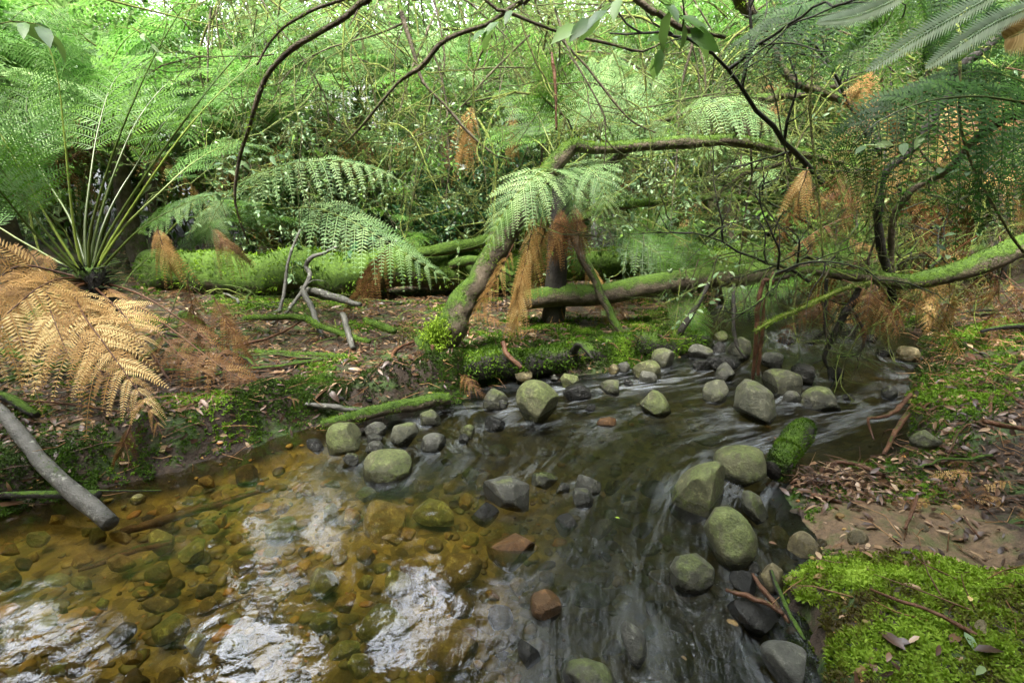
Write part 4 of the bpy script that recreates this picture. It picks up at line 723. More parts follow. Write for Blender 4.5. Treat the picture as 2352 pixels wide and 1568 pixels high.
Lm('overhead_branch', 'long thin branch sagging across the top centre with a few leaves', 'branch', [(1090, -25, 2.6, 5), (1168, 27, 2.6, 5), (1284, 73, 2.6, 4.5), (1418, 105, 2.6, 4), (1478, 117, 2.6, 3), (1534, 88, 2.6, 2.5)], 'bark', seed=46, n=40, stubs=6)
Lm('overhead_limb', 'dark mossy limb curving down left across the top centre', 'limb', [(1240, -30, 2.9, 7.2), (1198, 2, 2.9, 7.2), (1158, 27, 2.9, 7.2), (1118, 55, 2.9, 6.8), (1067, 72, 2.9, 7.2), (1017, 98, 2.9, 7.2), (971, 147, 2.95, 6.4), (917, 187, 3, 4.8), (877, 233, 3, 4.0), (834, 285, 3.1, 3.2), (790, 330, 3.2, 2.0)], 'bark', seed=47, n=60, moss=1.0, stubs=10)
Lm('overhead_limb', 'dark limb falling from the top centre to a small fork', 'limb', [(913, -30, 3.3, 5.2), (919, 15, 3.3, 5.2), (934, 67, 3.3, 5.2), (954, 133, 3.3, 4.9), (971, 187, 3.3, 4.5), (1017, 233, 3.3, 4.1), (1044, 267, 3.3, 3.8), (1084, 313, 3.3, 3.4), (1134, 353, 3.3, 3.0), (1175, 366, 3.3, 2.2)], 'bark', seed=48, n=60, moss=.2, stubs=10)
Lm('overhead_limb', 'long arching limb sweeping from the top down past the pale fronds', 'limb', [(880, -40, 2.3, 8.2), (830, 2, 2.3, 7.9), (784, 45, 2.3, 7.5), (734, 73, 2.3, 6.8), (674, 107, 2.3, 6.8), (634, 145, 2.3, 6.4), (600, 207, 2.32, 5.6), (574, 283, 2.35, 4.9), (554, 350, 2.38, 4.1), (541, 417, 2.4, 3.8), (541, 467, 2.42, 3.0), (557, 523, 2.45, 2.2), (572, 560, 2.5, 1.5)], 'bark', seed=49, n=80, moss=.8, stubs=8)
Lm('overhead_branch', 'slimmer branch following above the long arching limb', 'branch', [(800, -5, 2.5, 4), (734, 17, 2.5, 4), (690, 38, 2.5, 4), (650, 63, 2.5, 3.5), (615, 105, 2.5, 3), (590, 150, 2.5, 2)], 'bark', seed=50, n=30, moss=1.5, stubs=4)
Lm('overhead_branch', 'thin branch crossing the middle thicket down to the right', 'branch', [(1278, 77, 3, 3), (1351, 157, 3, 3), (1404, 227, 3, 3), (1451, 277, 3, 2.6), (1505, 305, 3, 2)], 'bark', seed=51, n=30, stubs=5)
Lm('bark_strip', 'dead reddish bark ribbon hanging in the middle thicket', 'bark strip', [(1268, 120, 3.2, 2), (1271, 150, 3.2, 4), (1276, 200, 3.2, 3), (1278, 300, 3.2, 2)], 'wood_brown', seed=52)
Lm('sunken_plank', 'long brown sunken plank of wood under the pool surface', 'sunken wood', [(268, 1195, 1.62, 9), (330, 1180, 1.66, 11), (420, 1152, 1.74, 10), (560, 1112, 1.88, 7), (620, 1098, 1.96, 4)], 'wood_brown', seed=53, dz=-.05, rough=.25)
Lm('sunken_plank', 'shorter sunken piece of rotten wood below the long plank', 'sunken wood', [(170, 1275, 1.44, 4), (240, 1252, 1.48, 8), (320, 1224, 1.53, 9), (390, 1212, 1.56, 6)], 'wood_brown', seed=54, dz=-.06, rough=.3)
Lm('fallen_twig', 'long pinkish twig lying across the bright moss mound', 'twig', [(1995, 1362, 1.13, 2.5), (2065, 1390, 1.06, 4), (2135, 1412, 1.02, 4.5), (2235, 1468, .965, 5.5), (2352, 1535, .91, 6), (2420, 1580, .88, 6)], 'wood_brown', seed=55, n=40, stubs=3, dz=.015)
Lm('fallen_twig', 'pale brown stick curved over the leaf debris beside the sand', 'stick', [(1898, 1080, 1.98, 5), (1935, 1074, 1.97, 5.5), (1975, 1085, 1.92, 5.5), (2030, 1108, 1.86, 5)], 'wood_brown', seed=56, dz=.03)
Lm('fallen_twig', 'short thick stick poking into the debris at the sand edge', 'stick', [(1862, 1152, 1.75, 6), (1890, 1158, 1.72, 6), (1928, 1169, 1.69, 4)], 'wood_brown', seed=57, dz=.03)
Lm('fallen_twig', 'straight pale stick lying on the bare sand', 'stick', [(2102, 1157, 1.62, 3), (2090, 1195, 1.55, 4), (2074, 1233, 1.48, 3)], 'wood_brown', seed=58, dz=.035)
Lm('fallen_twig', 'thin straw stick at the right end of the sand', 'stick', [(2204, 1213, 1.47, 2), (2222, 1240, 1.43, 2.5), (2243, 1265, 1.4, 3)], 'wood_brown', seed=59, dz=.05)
Lm('fallen_branch', 'dark stick lying on the leaf litter of the right bank', 'branch', [(2400, 752, 2.6, 6), (2352, 760, 2.6, 6), (2295, 764, 2.6, 5), (2250, 774, 2.6, 3)], 'bark_dark', seed=60, dz=.03)
Lm('exposed_root', 'bent root reaching from the right bank over the water', 'root', [(2092, 905, 2.5, 5), (2055, 945, 2.4, 5), (2020, 958, 2.35, 4), (1995, 960, 2.32, 3.5), (1998, 985, 2.3, 2.5), (2008, 1010, 2.25, 2)], 'wood_brown', seed=61)
Lm('broken_stick', 'brown stick leaning off the right bank into the dark pool', 'stick', [(2085, 950, 2.42, 6), (2060, 985, 2.32, 5.5), (2028, 1045, 2.15, 4)], 'wood_brown', seed=62, stubs=3)
Lm('mossy_log_end', 'stubby moss covered log end rising out of the riffle right of the pale rugged boulder', 'log', [(1780, 1075, 1.93, 24), (1800, 1040, 2.0, 27), (1825, 1000, 2.1, 28), (1855, 972, 2.2, 22)], 'bark_dark', sides=14, seed=63, moss=4, moss_mat='moss_dark', rough=.25, dz=-.02)
for k, (lab, p_) in enumerate([
    ('outer left strap of dark bark debris at the foot of the moss mound', [(1728, 1318), (1752, 1352), (1782, 1388), (1812, 1428)]),
    ('broad purple brown strap of bark with its tip in the water by the moss mound', [(1772, 1310), (1786, 1350), (1805, 1395), (1830, 1440), (1850, 1472)]),
    ('lowest dark strap of bark lying over the streamlined stone', [(1665, 1352), (1710, 1366), (1760, 1385), (1800, 1410)])]):
    Lm('bark_strip', lab, 'bark strip', [(a, b, float(onz(a, b, .05+.01*k)[1]), 4 if i in (0, len(p_)-1) else 6) for i, (a, b) in enumerate(p_)], 'wood_brown' if k != 1 else 'bark_dark', seed=70+k)

# ---------------------------------------------------------------- fine bare branches, all grown from a few models
def twig_tree(seed, L=1.0, r=.0085, depth=3, leaf=0, droop=-.25, spread=.9, nsub=5, leafmat='leaf', lsize=.03):
    rg = np.random.default_rng(seed); mb = MB(); lf = MB()
    def grow(p, d, L, r, dep):
        n = 9; pts = [p]; dd = d.copy()
        for i in range(n-1):
            dd = nz(dd+rg.normal(0, .16, 3)+np.array([0, 0, droop*.12])); pts.append(pts[-1]+dd*L/(n-1))
        pts = np.array(pts); tube(mb, pts, np.linspace(r, r*.35, n), 5 if r > .003 else 3, a=rg.random(), cap=False)
        if dep > 0:
            for _ in range(nsub if dep > 1 else nsub-1):
                i = rg.integers(1, n); t = nz(pts[min(i+1, n-1)]-pts[max(i-1, 0)]); q = nz(t+rg.normal(0, spread*.75, 3)); grow(pts[i], q, L*rg.uniform(.3, .6), r*.5, dep-1)
        if leaf and dep <= 1:
            m = int(rg.integers(2, 2+leaf)); i = rg.integers(2, n, m); D = nz(rg.normal(size=(m, 3))+d+np.array([0, 0, -.1])); N = nz(rg.normal(0, .5, (m, 3))+np.array([0, 0, 1.]))
            s = lsize*rg.uniform(.6, 1.3, m); leaves(lf, pts[i], D, N, s, s*.42, rg.random(m))
    grow(np.zeros(3), np.array([1., 0, 0]), L, r, depth); return mb, lf
TW = []
for k in range(7):
    mb, lf = twig_tree(100+k, leaf=(0, 2, 3, 0, 2, 4, 1)[k]); TW.append((mb.mesh('twig_wood', g['twig'] if k % 2 else g['bark']), lf.mesh('twig_leaves', g['leaf'] if k % 3 else g['leaf_sage']) if lf.n else None))
for k in (7, 8):
    mb, lf = twig_tree(100+k, r=.0055, droop=-.5, spread=.5); TW.append((mb.mesh('twig_wood', g['twig_pale']), None))
mb, lf = twig_tree(120, r=.015, depth=2, droop=-.1); TW.append((mb.mesh('branch_wood', g['bark_dark']), None))
def place_twig(name, px, py, Y, ang, s, k, tilt=0., group=None, cat='branch'):
    """ang: heading in the picture, degrees anticlockwise from right; tilt: towards (+) or away from the camera"""
    o = empty(name, tuple(at(px, py, Y)), 0, s); a = R(ang); t = R(tilt)
    d = Vector((math.cos(a)*math.cos(t), -math.sin(t), math.sin(a)*math.cos(t))); o.rotation_mode = 'QUATERNION'; o.rotation_quaternion = d.to_track_quat('X', 'Z')
    wm, lm = TW[k]; link('stem', wm, o)
    if lm: link('foliage', lm, o)
    tag(o, None, cat, group); return o
tw = []
rg = np.random.default_rng(5)
for i in range(90):
    px = rg.uniform(480, 2000); py = rg.uniform(-60, 330); Y = rg.uniform(3.5, 6); ang = rg.choice([-60, -110, -30, -145, -90, 20, 160])+rg.normal(0, 18)
    tw.append(place_twig('bare_branch', px, py, Y, ang, rg.uniform(.6, 1.3)*Y/3.6, int(rg.choice([0, 3, 6, 0, 3, 1, 4])), rg.uniform(-30, 30), 'fine tangled branches over the stream'))
for i in range(56):
    px = rg.uniform(520, 2050); py = rg.uniform(-80, 260); Y = rg.uniform(2.8, 4.6); ang = rg.choice([-70, -100, -40, -135, -20, -160])+rg.normal(0, 15)
    tw.append(place_twig('bare_branch', px, py, Y, ang, rg.uniform(.5, 1.1)*Y/3.4, int(rg.choice([0, 3, 7, 8])), rg.uniform(-20, 20), 'fine tangled branches over the stream'))
ordinals(tw, 'fine bare tangled branch in the thicket, %s')
tw = []
for i in range(84):
    px = rg.uniform(1780, 2400); py = rg.uniform(330, 760) if i % 4 else rg.uniform(120, 400); Y = rg.uniform(2.7, 4.4); ang = rg.choice([-60, -115, -20, -160, -90, 40, 150])+rg.normal(0, 18)
    tw.append(place_twig('dead_twig_spray', px, py, Y, ang, rg.uniform(.45, .9)*Y/3.4, int(rg.choice([0, 3])), rg.uniform(-30, 30), 'dead twigs tangled at the right bank', 'twigs'))
ordinals(tw, 'spray of dead twigs along the right bank, %s')
tw = []
for i in range(22):
    px = rg.uniform(1850, 2420); py = rg.uniform(380, 660); Y = rg.uniform(3.0, 4.6)
    tw.append(place_twig('dark_branch', px, py, Y, rg.choice([15, 160, -30, -150, 40, 120])+rg.normal(0, 14), rg.uniform(.7, 1.3), 9, rg.uniform(-20, 20), 'dark branches crossing the right bank'))
ordinals(tw, 'dark crooked branch crossing the right bank tangle, %s')
tw = []
for i in range(26):
    px = rg.uniform(1560, 2080); py = 600+rg.uniform(-30, 60); Y = rg.uniform(2.9, 3.4)
    tw.append(place_twig('hanging_twig', px, py, Y, -90+rg.normal(0, 25), rg.uniform(.25, .5), int(rg.choice([0, 3])), rg.uniform(-20, 20), 'twigs hanging from the low mossy limb', 'twig'))
ordinals(tw, 'thin twig hanging over the stream, %s')
tw = []; STK = []
for k in range(5):
    r2 = np.random.default_rng(900+k); L = 1.0; n = 14; q = np.stack([np.linspace(0, L, n), np.cumsum(r2.normal(0, .018, n)), np.abs(np.cumsum(r2.normal(0, .006, n)))], -1); mb = MB(); tube(mb, q, np.linspace(.016, .008, n)*(1+.1*r2.normal(size=n)), 7, .2, k)
    for _ in range(4): i = r2.integers(3, n-1); d = nz(r2.normal(size=3)*[1, 1, .4]+[.6, 0, .1]); tube(mb, spline([q[i], q[i]+d*.08, q[i]+d*.15+r2.normal(0, .01, 3)], 5), np.linspace(.006, .002, 5), 5)
    STK.append(mb.mesh('stick', g[('bark', 'bark_grey', 'wood_brown', 'bark_moss', 'bark_dark')[k]]))
for i in range(60):
    px = rg.uniform(-60, 1120); py = rg.uniform(660, 960)
    if i > 44: px = rg.uniform(2100, 2380); py = rg.uniform(700, 1060)
    p = onz(px, py, .2)
    for _ in range(6): p = onz(px, py, float(gz(p[0], p[1])[0])+.012)
    a = rg.uniform(0, 6.28)
    if max(float(sdf(p[:1]+t_*math.cos(a), p[1:2]+t_*math.sin(a))[0]) for t_ in (0, .3, .6, .9)) > -.04: continue
    o = link('fallen_stick', STK[i % 5]); o.location = p; o.scale = [rg.uniform(.3, .9)]*3; h1 = float(gz(p[0]+.4*math.cos(a), p[1]+.4*math.sin(a))[0])-p[2]+.02; o.rotation_euler = (0, -math.atan2(max(-.1, min(.25, h1)), .4), a); tag(o, None, 'stick', 'sticks fallen on the banks'); tw.append(o)
ordinals(tw, 'fallen stick lying on the leaf litter of the banks, %s'); tw = []
for i in range(54):
    px = rg.uniform(-40, 1080); py = rg.uniform(620, 800); p = at(px, py, 3)
    for _ in range(8):
        zz = float(gz(p[0], p[1])[0])+.05; p = onz(px, py, zz)
    tw.append(place_twig('ground_twig', px, py, p[1], rg.choice([0, 180])+rg.normal(0, 25), rg.uniform(.35, .7), int(rg.choice([0, 3])), rg.uniform(-50, 50), 'dead twigs littering the left bank', 'twig'))
ordinals(tw, 'dead twig littering the left bank, %s')
# ---------------------------------------------------------------- fern fronds shaped one by one
def fr(parent, name, pts, nrm, L, mats, off=(0, 0, 0), **k):
    mb = MB(); W = [at(*p) for p in pts]; frond(mb, W, nrm, L, **k); o = mb.obj(name, [g[mats[0]], g[mats[1]]], parent)
    o.location = -Vector(off); return o
CAMN = lambda px, py: -nz(ray(px, py))
# the big tree fern on the left bank
base = at(200, 625, 2.75)
tf = empty('tree_fern', tuple(base)); tag(tf, 'large tree fern on the left bank with tall stalks and golden dead fronds', 'tree fern')
mb = MB(); gzb = float(gz(base[0], base[1])[0]); C = np.linspace([base[0]-.02, base[1]+.03, gzb-.05], base+[0, 0, .02], 12); tube(mb, C, np.linspace(.13, .085, 12), 18, .45, 3, freq=1.5)
for _ in range(260):
    i = rng.integers(0, 12); d = nz(np.r_[rng.normal(size=2), rng.uniform(.1, .9)]); p = C[i]+d*[.08, .08, 0]; q = spline([p, p+d*.05, p+d*.09+[0, 0, -.01]], 4); tube(mb, q, [.006, .005, .004, .002], 4, cap=False)
t_ = mb.obj('trunk', g['bark_dark'], tf); t_.location = -Vector(base)
stalks = [
    ([(185, 622), (120, 520), (50, 393), (-10, 290), (-60, 210)], 2.7, 2.2), ([(180, 625), (100, 525), (0, 385), (-60, 310)], 2.7, 2.0), ([(178, 628), (75, 530), (-20, 420), (-150, 330)], 2.65, 1.8),
    ([(190, 620), (170, 523), (147, 300), (130, 163), (90, 60), (40, 0)], 2.75, 2.3), ([(205, 615), (210, 523), (267, 333), (340, 160), (400, 50), (440, -10)], 2.7, 2.1),
    ([(215, 620), (257, 523), (400, 310), (550, 123), (680, 20), (800, -20)], 2.75, 2.5), ([(218, 622), (275, 520), (427, 300), (567, 160), (700, 90), (830, 100)], 2.8, 2.9),
    ([(198, 610), (195, 520), (207, 413), (225, 300), (260, 190), (330, 110)], 2.8, 3.1), ([(205, 612), (222, 523), (265, 390), (320, 270), (400, 180), (500, 150)], 2.85, 3.2),
    ([(220, 620), (285, 523), (370, 440), (450, 370), (540, 330), (640, 350)], 2.8, 3.0), ([(225, 625), (327, 523), (433, 467), (500, 455), (570, 480)], 2.75, 2.6),
    ([(200, 615), (160, 500), (90, 380), (60, 250), (90, 120)], 2.85, 3.3), ([(182, 630), (60, 560), (-60, 500), (-200, 520)], 2.75, 2.3), ([(212, 618), (240, 510), (300, 400), (420, 240), (560, 230)], 2.9, 3.3)]
for i, (p, y0, y1) in enumerate(stalks):
    n = len(p); y1 = y1+.55; pts = [(a, b, y0+(y1-y0)*(j/(n-1))**1.3) for j, (a, b) in enumerate(p)]
    fr(tf, 'frond', pts, nz(np.array([-.1, -.35, .9])), (.2 if i == 10 else .28 if i in (4, 1, 9) else .34), ('stalk', 'frond' if i % 3 else 'frond_bright'), base, npair=17, nsub=15, bare=.46 if i not in (10,) else .3, r0=.0085, seed=20+i, droop=.22, stem_a=.35 if i % 3 else .75, ms=0, ml=1, pwid=.4, plen=.2)
# split list: material 0 = stalk, 1 = leaflets
dead = [
    ([(190, 640, 2.7), (140, 640, 2.5), (90, 660, 2.3), (40, 700, 2.2), (-20, 760, 2.1), (-60, 860, 2.05)], .27),
    ([(195, 645, 2.7), (120, 650, 2.45), (110, 690, 2.3), (130, 750, 2.2), (150, 800, 2.12), (165, 840, 2.1)], .24),
    ([(200, 650, 2.7), (170, 665, 2.5), (190, 720, 2.3), (240, 790, 2.15), (290, 860, 2.03), (345, 940, 1.93), (380, 1015, 1.88)], .21),
    ([(200, 650, 2.7), (150, 660, 2.5), (150, 720, 2.3), (200, 800, 2.15), (250, 880, 2.05), (300, 940, 1.98)], .22),
    ([(205, 650, 2.75), (240, 680, 2.65), (290, 730, 2.55), (320, 780, 2.45), (335, 830, 2.4)], .18),
    ([(190, 640, 2.7), (60, 610, 2.6), (0, 640, 2.5), (-40, 720, 2.4)], .26)]
for i, (p, L) in enumerate(dead):
    o = fr(tf, 'dead_frond', p, nz(np.array([.55, -.75, .45])), L, ('stalk_dead', 'dead'), base, npair=17, nsub=19, bare=.18, r0=.007, seed=50+i, droop=.55, fwd=28, lift=.08, stem_a=.35, ms=0, ml=1, pwid=.62, plen=.21, jit=.17, miss=.06, av=(.15, 1.0))
brown = [([(230, 650, 2.75), (300, 690, 2.7), (400, 760, 2.6), (520, 850, 2.5), (640, 905, 2.45), (700, 925, 2.42)], .13), ([(225, 645, 2.8), (330, 680, 2.75), (450, 760, 2.7), (560, 860, 2.6), (600, 900, 2.55)], .12),
         ([(240, 655, 2.75), (340, 740, 2.6), (430, 830, 2.5), (520, 880, 2.45)], .10)]
for i, (p, L) in enumerate(brown):
    fr(tf, 'dead_frond', p, nz(np.array([.1, -.6, .8])), L, ('stalk_dead', 'dead_brown'), base, npair=22, nsub=12, bare=.45, r0=.007, seed=70+i, droop=.9, stem_a=.5, ms=0, ml=1, pwid=.8, plen=.2, jit=.2, miss=.2)
def hang(px, py, Y, dx, dy, L, mat='dead', seed=0, name='dead_frond', label=None, wid=.5, group=None, npair=18, nsub=16, nrm=None, droop=.85, parent=None, off=(0, 0, 0)):
    pts = [(px, py, Y), (px+dx*.25, py+dy*.3, Y-.03), (px+dx*.6, py+dy*.65, Y-.05), (px+dx, py+dy, Y-.04)]
    o = fr(parent, name, pts, nrm if nrm is not None else nz(CAMN(px, py)+np.array([0.2, 0, .1])), L, ('stalk_dead', mat), off, npair=npair, nsub=nsub, bare=.05, r0=.004, seed=seed, droop=droop, stem_a=.4, ms=0, ml=1, pwid=.7, plen=.19, jit=.16, fwd=48, miss=.06)
    if parent is None: tag(o, label, 'dead fern frond', group)
    return o
hang(1270, 470, 3.35, -125, 330, .135, seed=1, label='long golden brown frond hanging in front of the straight log, beside the leaning trunk', npair=22)
hang(1230, 480, 3.05, -60, 270, .11, seed=31, label='pale tan frond curtain hanging in front of the golden one by the trunk', npair=24)
hang(1200, 600, 3.05, -20, 180, .12, seed=32, label='lowest ragged gold frond tip touching the stream edge log', npair=18)
hang(1245, 500, 3.45, -70, 270, .12, seed=2, label='shorter golden frond hanging just right of the longest one by the leaning trunk')
hang(1180, 560, 3.1, -110, 190, .10, seed=3, label='narrow gold frond drooping over the mossy foot of the leaning trunk', npair=14)
hang(1290, 600, 3.8, -30, 230, .08, seed=4, label='small pale dead frond dangling below the straight log left of the dark pole', npair=14)
hang(1340, 590, 3.95, 120, 170, .13, seed=5, label='copper frond fanning out behind the dark leaning pole, upper one', npair=20)
hang(1360, 620, 3.9, 60, 150, .15, seed=6, label='copper frond fanning out behind the dark leaning pole, lower one', npair=18)
hang(900, 560, 3.9, -80, 90, .17, 'dead_brown', seed=7, label='curled brown frond in front of the mossy log, upper one')
hang(880, 600, 3.8, -100, 125, .15, 'dead_brown', seed=8, label='pinkish brown frond touching the litter in front of the mossy log')
hang(430, 640, 3.0, 40, 180, .10, 'dead_brown', seed=9, label='brown frond drooping right of the tree fern stalks')
hang(490, 680, 2.9, 90, 150, .13, 'dead_brown', seed=10, label='brown frond hanging over the straight dark green branch')
hang(360, 520, 3.1, 40, 110, .13, 'dead', seed=11, label='tan frond hanging behind the tree fern stalks')
hang(480, 520, 3.2, 100, 90, .13, 'dead_brown', seed=12, label='rusty frond hanging left of the pale green fronds')
hang(300, 975, 1.85, -40, 90, .05, 'dead_brown', seed=13, label='small rusty frond tip lying on the left moss bank', npair=14)
hang(1085, 235, 4.2, -30, 145, .17, 'dead', seed=14, label='golden dead frond hanging in the middle thicket')
hang(1180, 260, 4.4, -10, 120, .12, 'dead', seed=15, label='golden dead frond right of the one in the middle thicket')
hang(1855, 385, 3.0, -40, 80, .13, 'dead', seed=16, label='tan curled frond hanging from the arching trunk end')
hang(2010, 165, 2.7, -50, 60, .13, 'dead', seed=17, label='tan dead frond among the green fronds at the upper right')
# silver green fern at the centre
b2 = at(1292, 395, 3.7); f2 = empty('tree_fern', tuple(b2)); tag(f2, 'silver green tree fern behind the bend of the arching trunk with upright green stalks', 'tree fern')
mb = MB(); gb = float(gz(b2[0], b2[1])[0]); C = np.linspace([b2[0]-.03, b2[1]+.15, gb-.05], b2, 12); tube(mb, C, np.linspace(.09, .06, 12), 14, .4, 5); mb.obj('trunk', g['bark_dark'], f2).location = -Vector(b2)
for i, (p, L, mt, n_) in enumerate([
    ([(1292, 385, 3.6), (1250, 392, 3.1), (1195, 435, 2.98), (1150, 500, 2.95), (1112, 590, 2.95)], .24, 'frond_pale', (-.25, -.75, .6)),
    ([(1292, 385, 3.6), (1262, 410, 3.1), (1225, 470, 3.0), (1195, 560, 2.98)], .18, 'frond_pale', (0, -.8, .5)),
    ([(1292, 385, 3.6), (1330, 375, 3.3), (1372, 405, 3.15), (1390, 460, 3.1), (1375, 510, 3.1)], .22, 'frond_pale', (.1, -.8, .55)),
    ([(1292, 385, 3.6), (1305, 392, 3.35), (1318, 440, 3.2), (1308, 515, 3.2)], .18, 'frond_pale', (0, -.85, .5)),
    ([(1292, 395, 3.7), (1240, 330, 3.9), (1180, 300, 4.1), (1110, 300, 4.2)], .28, 'frond', (0, -.5, .8)),
    ([(1292, 395, 3.7), (1280, 280, 3.7), (1265, 180, 3.6), (1200, 90, 3.5)], .3, 'frond', (0, -.6, .8)),
    ([(1292, 395, 3.7), (1320, 290, 3.8), (1365, 190, 3.8), (1440, 110, 3.7)], .32, 'frond_pale', (0, -.6, .8)),
    ([(1292, 395, 3.7), (1350, 290, 3.9), (1430, 210, 4.1), (1540, 170, 4.2)], .34, 'frond_pale', (0, -.6, .8)),
    ([(1292, 395, 3.7), (1260, 320, 3.9), (1220, 240, 4.1), (1150, 180, 4.3)], .3, 'frond', (0, -.6, .8)),
    ([(1292, 395, 3.7), (1380, 330, 3.9), (1470, 290, 4.2), (1580, 290, 4.4)], .3, 'frond_pale', (0, -.6, .8))]):
    fr(f2, 'frond', p, nz(np.array(n_)), L, ('stalk', mt), b2, npair=18, nsub=15, bare=.12 if i < 4 else .35, r0=.006, seed=100+i, droop=.35, stem_a=.8, ms=0, ml=1, pwid=.6, plen=.21)
hang(1290, 470, 3.68, -20, 130, .16, 'dead_brown', seed=18, parent=f2, off=b2); hang(1320, 470, 3.68, 15, 110, .14, 'dead_brown', seed=19, parent=f2, off=b2)
# pale arching fronds left of centre
def one(label, p, L, mats, nrm, **k):
    kk = dict(npair=18, nsub=14, bare=.1, r0=.0045, droop=.35, stem_a=.7, ms=0, ml=1, pwid=.55, plen=.22); kk.update(k)
    return tag(fr(None, 'fern_frond', p, nz(np.array(nrm, float)), L, mats, **kk), label, 'fern frond')
one('pale green frond with tan tips arching above the mossy log, upper one', [(490, 475, 3.3), (560, 415, 3.2), (650, 380, 3.1), (760, 370, 3.05), (860, 388, 3.0), (950, 432, 2.95)], .24, ('stalk', 'frond_pale'), (-.1, -.45, .9), droop=.75, seed=201)
one('pale green frond drooping over the mossy log to a fine bright tip', [(640, 480, 3.3), (720, 478, 3.2), (800, 505, 3.1), (880, 550, 3.0), (960, 600, 2.95), (1050, 655, 2.9)], .24, ('stalk', 'frond_pale'), (-.1, -.55, .8), droop=.6, seed=202)
one('small feathery green frond between the tree fern stalks and the arching limb', [(330, 520, 2.9), (400, 480, 2.85), (460, 455, 2.8), (530, 440, 2.8)], .16, ('stalk', 'frond_pale'), (0, -.5, .85), seed=203)
one('green frond hanging down below the pale arching fronds', [(520, 450, 3.1), (500, 480, 3.05), (480, 520, 3.0), (465, 560, 3.0)], .12, ('stalk', 'frond_pale'), (0, -.9, .3), seed=204)
one('fresh green frond leaning over the straight log at the stream, upper one', [(1400, 520, 4.3), (1450, 545, 4.1), (1520, 590, 3.95), (1570, 650, 3.9)], .24, ('stalk', 'frond'), (0, -.8, .6), seed=205)
one('fresh green frond leaning over the straight log at the stream, right one', [(1520, 520, 4.3), (1570, 560, 4.1), (1620, 610, 4.0), (1640, 660, 3.9)], .22, ('stalk', 'frond'), (0, -.8, .6), seed=206)
one('deep green frond hanging below the straight log toward the stream stones', [(1520, 650, 4.0), (1560, 690, 3.9), (1600, 740, 3.8), (1615, 790, 3.75)], .18, ('stalk', 'frond'), (0, -.9, .4), seed=207)
one('deep green frond behind the bark strips under the straight log', [(1640, 650, 4.6), (1700, 670, 4.5), (1760, 700, 4.4), (1800, 740, 4.3)], .2, ('stalk', 'frond'), (0, -.8, .6), seed=208)
one('broad pale frond arching above the level end of the bent trunk', [(1540, 290, 3.7), (1600, 250, 3.6), (1680, 235, 3.5), (1760, 265, 3.4), (1820, 320, 3.35)], .26, ('stalk', 'frond_pale'), (0, -.6, .75), seed=209, droop=.5)
# shaded big fern reaching in at the right
b3 = at(2440, 260, 1.9); f3 = empty('tree_fern', tuple(b3)); tag(f3, 'dark shaded tree fern reaching in from the right edge with long comb like fronds', 'tree fern')
for i, (p, L, n_, mt) in enumerate([
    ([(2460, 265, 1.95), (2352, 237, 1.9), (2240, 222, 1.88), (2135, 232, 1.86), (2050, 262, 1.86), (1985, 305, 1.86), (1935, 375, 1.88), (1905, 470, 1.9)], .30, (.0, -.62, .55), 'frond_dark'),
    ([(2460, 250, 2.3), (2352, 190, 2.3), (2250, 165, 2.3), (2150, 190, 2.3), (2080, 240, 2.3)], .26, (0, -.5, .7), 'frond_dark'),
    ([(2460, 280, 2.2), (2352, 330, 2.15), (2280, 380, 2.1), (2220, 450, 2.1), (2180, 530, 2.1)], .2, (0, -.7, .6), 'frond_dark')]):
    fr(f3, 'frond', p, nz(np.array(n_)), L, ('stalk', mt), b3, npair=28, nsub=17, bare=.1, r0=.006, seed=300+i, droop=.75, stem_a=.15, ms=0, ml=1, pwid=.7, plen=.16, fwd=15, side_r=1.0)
b4 = at(2060, -60, 2.4); f4 = empty('tree_fern', tuple(b4)); tag(f4, 'tree fern crown above the upper right with dark fronds hanging like curtains', 'tree fern')
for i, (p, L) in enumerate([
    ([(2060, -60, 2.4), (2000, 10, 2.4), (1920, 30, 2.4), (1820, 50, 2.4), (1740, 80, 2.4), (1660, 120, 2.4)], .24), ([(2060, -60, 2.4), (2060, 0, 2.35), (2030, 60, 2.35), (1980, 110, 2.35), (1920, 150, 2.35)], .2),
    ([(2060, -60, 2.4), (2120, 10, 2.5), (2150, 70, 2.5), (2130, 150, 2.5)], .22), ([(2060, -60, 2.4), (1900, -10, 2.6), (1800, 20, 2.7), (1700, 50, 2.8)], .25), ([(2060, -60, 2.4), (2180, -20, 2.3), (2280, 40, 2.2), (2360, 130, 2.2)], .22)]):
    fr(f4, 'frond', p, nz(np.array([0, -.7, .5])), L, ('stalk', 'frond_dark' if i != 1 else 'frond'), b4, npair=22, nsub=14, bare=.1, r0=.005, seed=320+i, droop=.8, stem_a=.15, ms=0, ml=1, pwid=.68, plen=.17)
# simple toothed fronds bright against the dark corner
def comb(label, p, w, mat, seed, Ln=None):
    W = spline([at(*q) for q in p], 46); T, _, _ = frames(W); V = -nz(ray(p[0][0], p[0][1])); mb = MB(); tube(mb, W, np.linspace(.0022, .0008, 46), 4, cap=False)
    for s in (1, -1):
        S_ = nz(np.cross(T, V))*s; D = nz(S_*.8+T*.6); L = 1.35*w*np.sin(np.pi*np.clip(np.linspace(.12, 1, 46), 0, 1))**.6+.004; kites(mb, W, D, nz(np.cross(D, V)), L, .0058, rng.uniform(.6, 1, 46), 0, .3)
    return tag(mb.obj('fern_frond', [g[mat]]), label, 'fern frond')
comb('silvery toothed frond crossing the top right corner, upper long one', [(2300, -20, 1.5), (2202, 33, 1.5), (2102, 90, 1.5), (1992, 162, 1.5)], .026, 'silver', 1)
comb('silvery toothed frond in the top right corner, the lower one', [(2400, 5, 1.4), (2310, 40, 1.4), (2230, 85, 1.4), (2128, 155, 1.4)], .026, 'silver', 2)
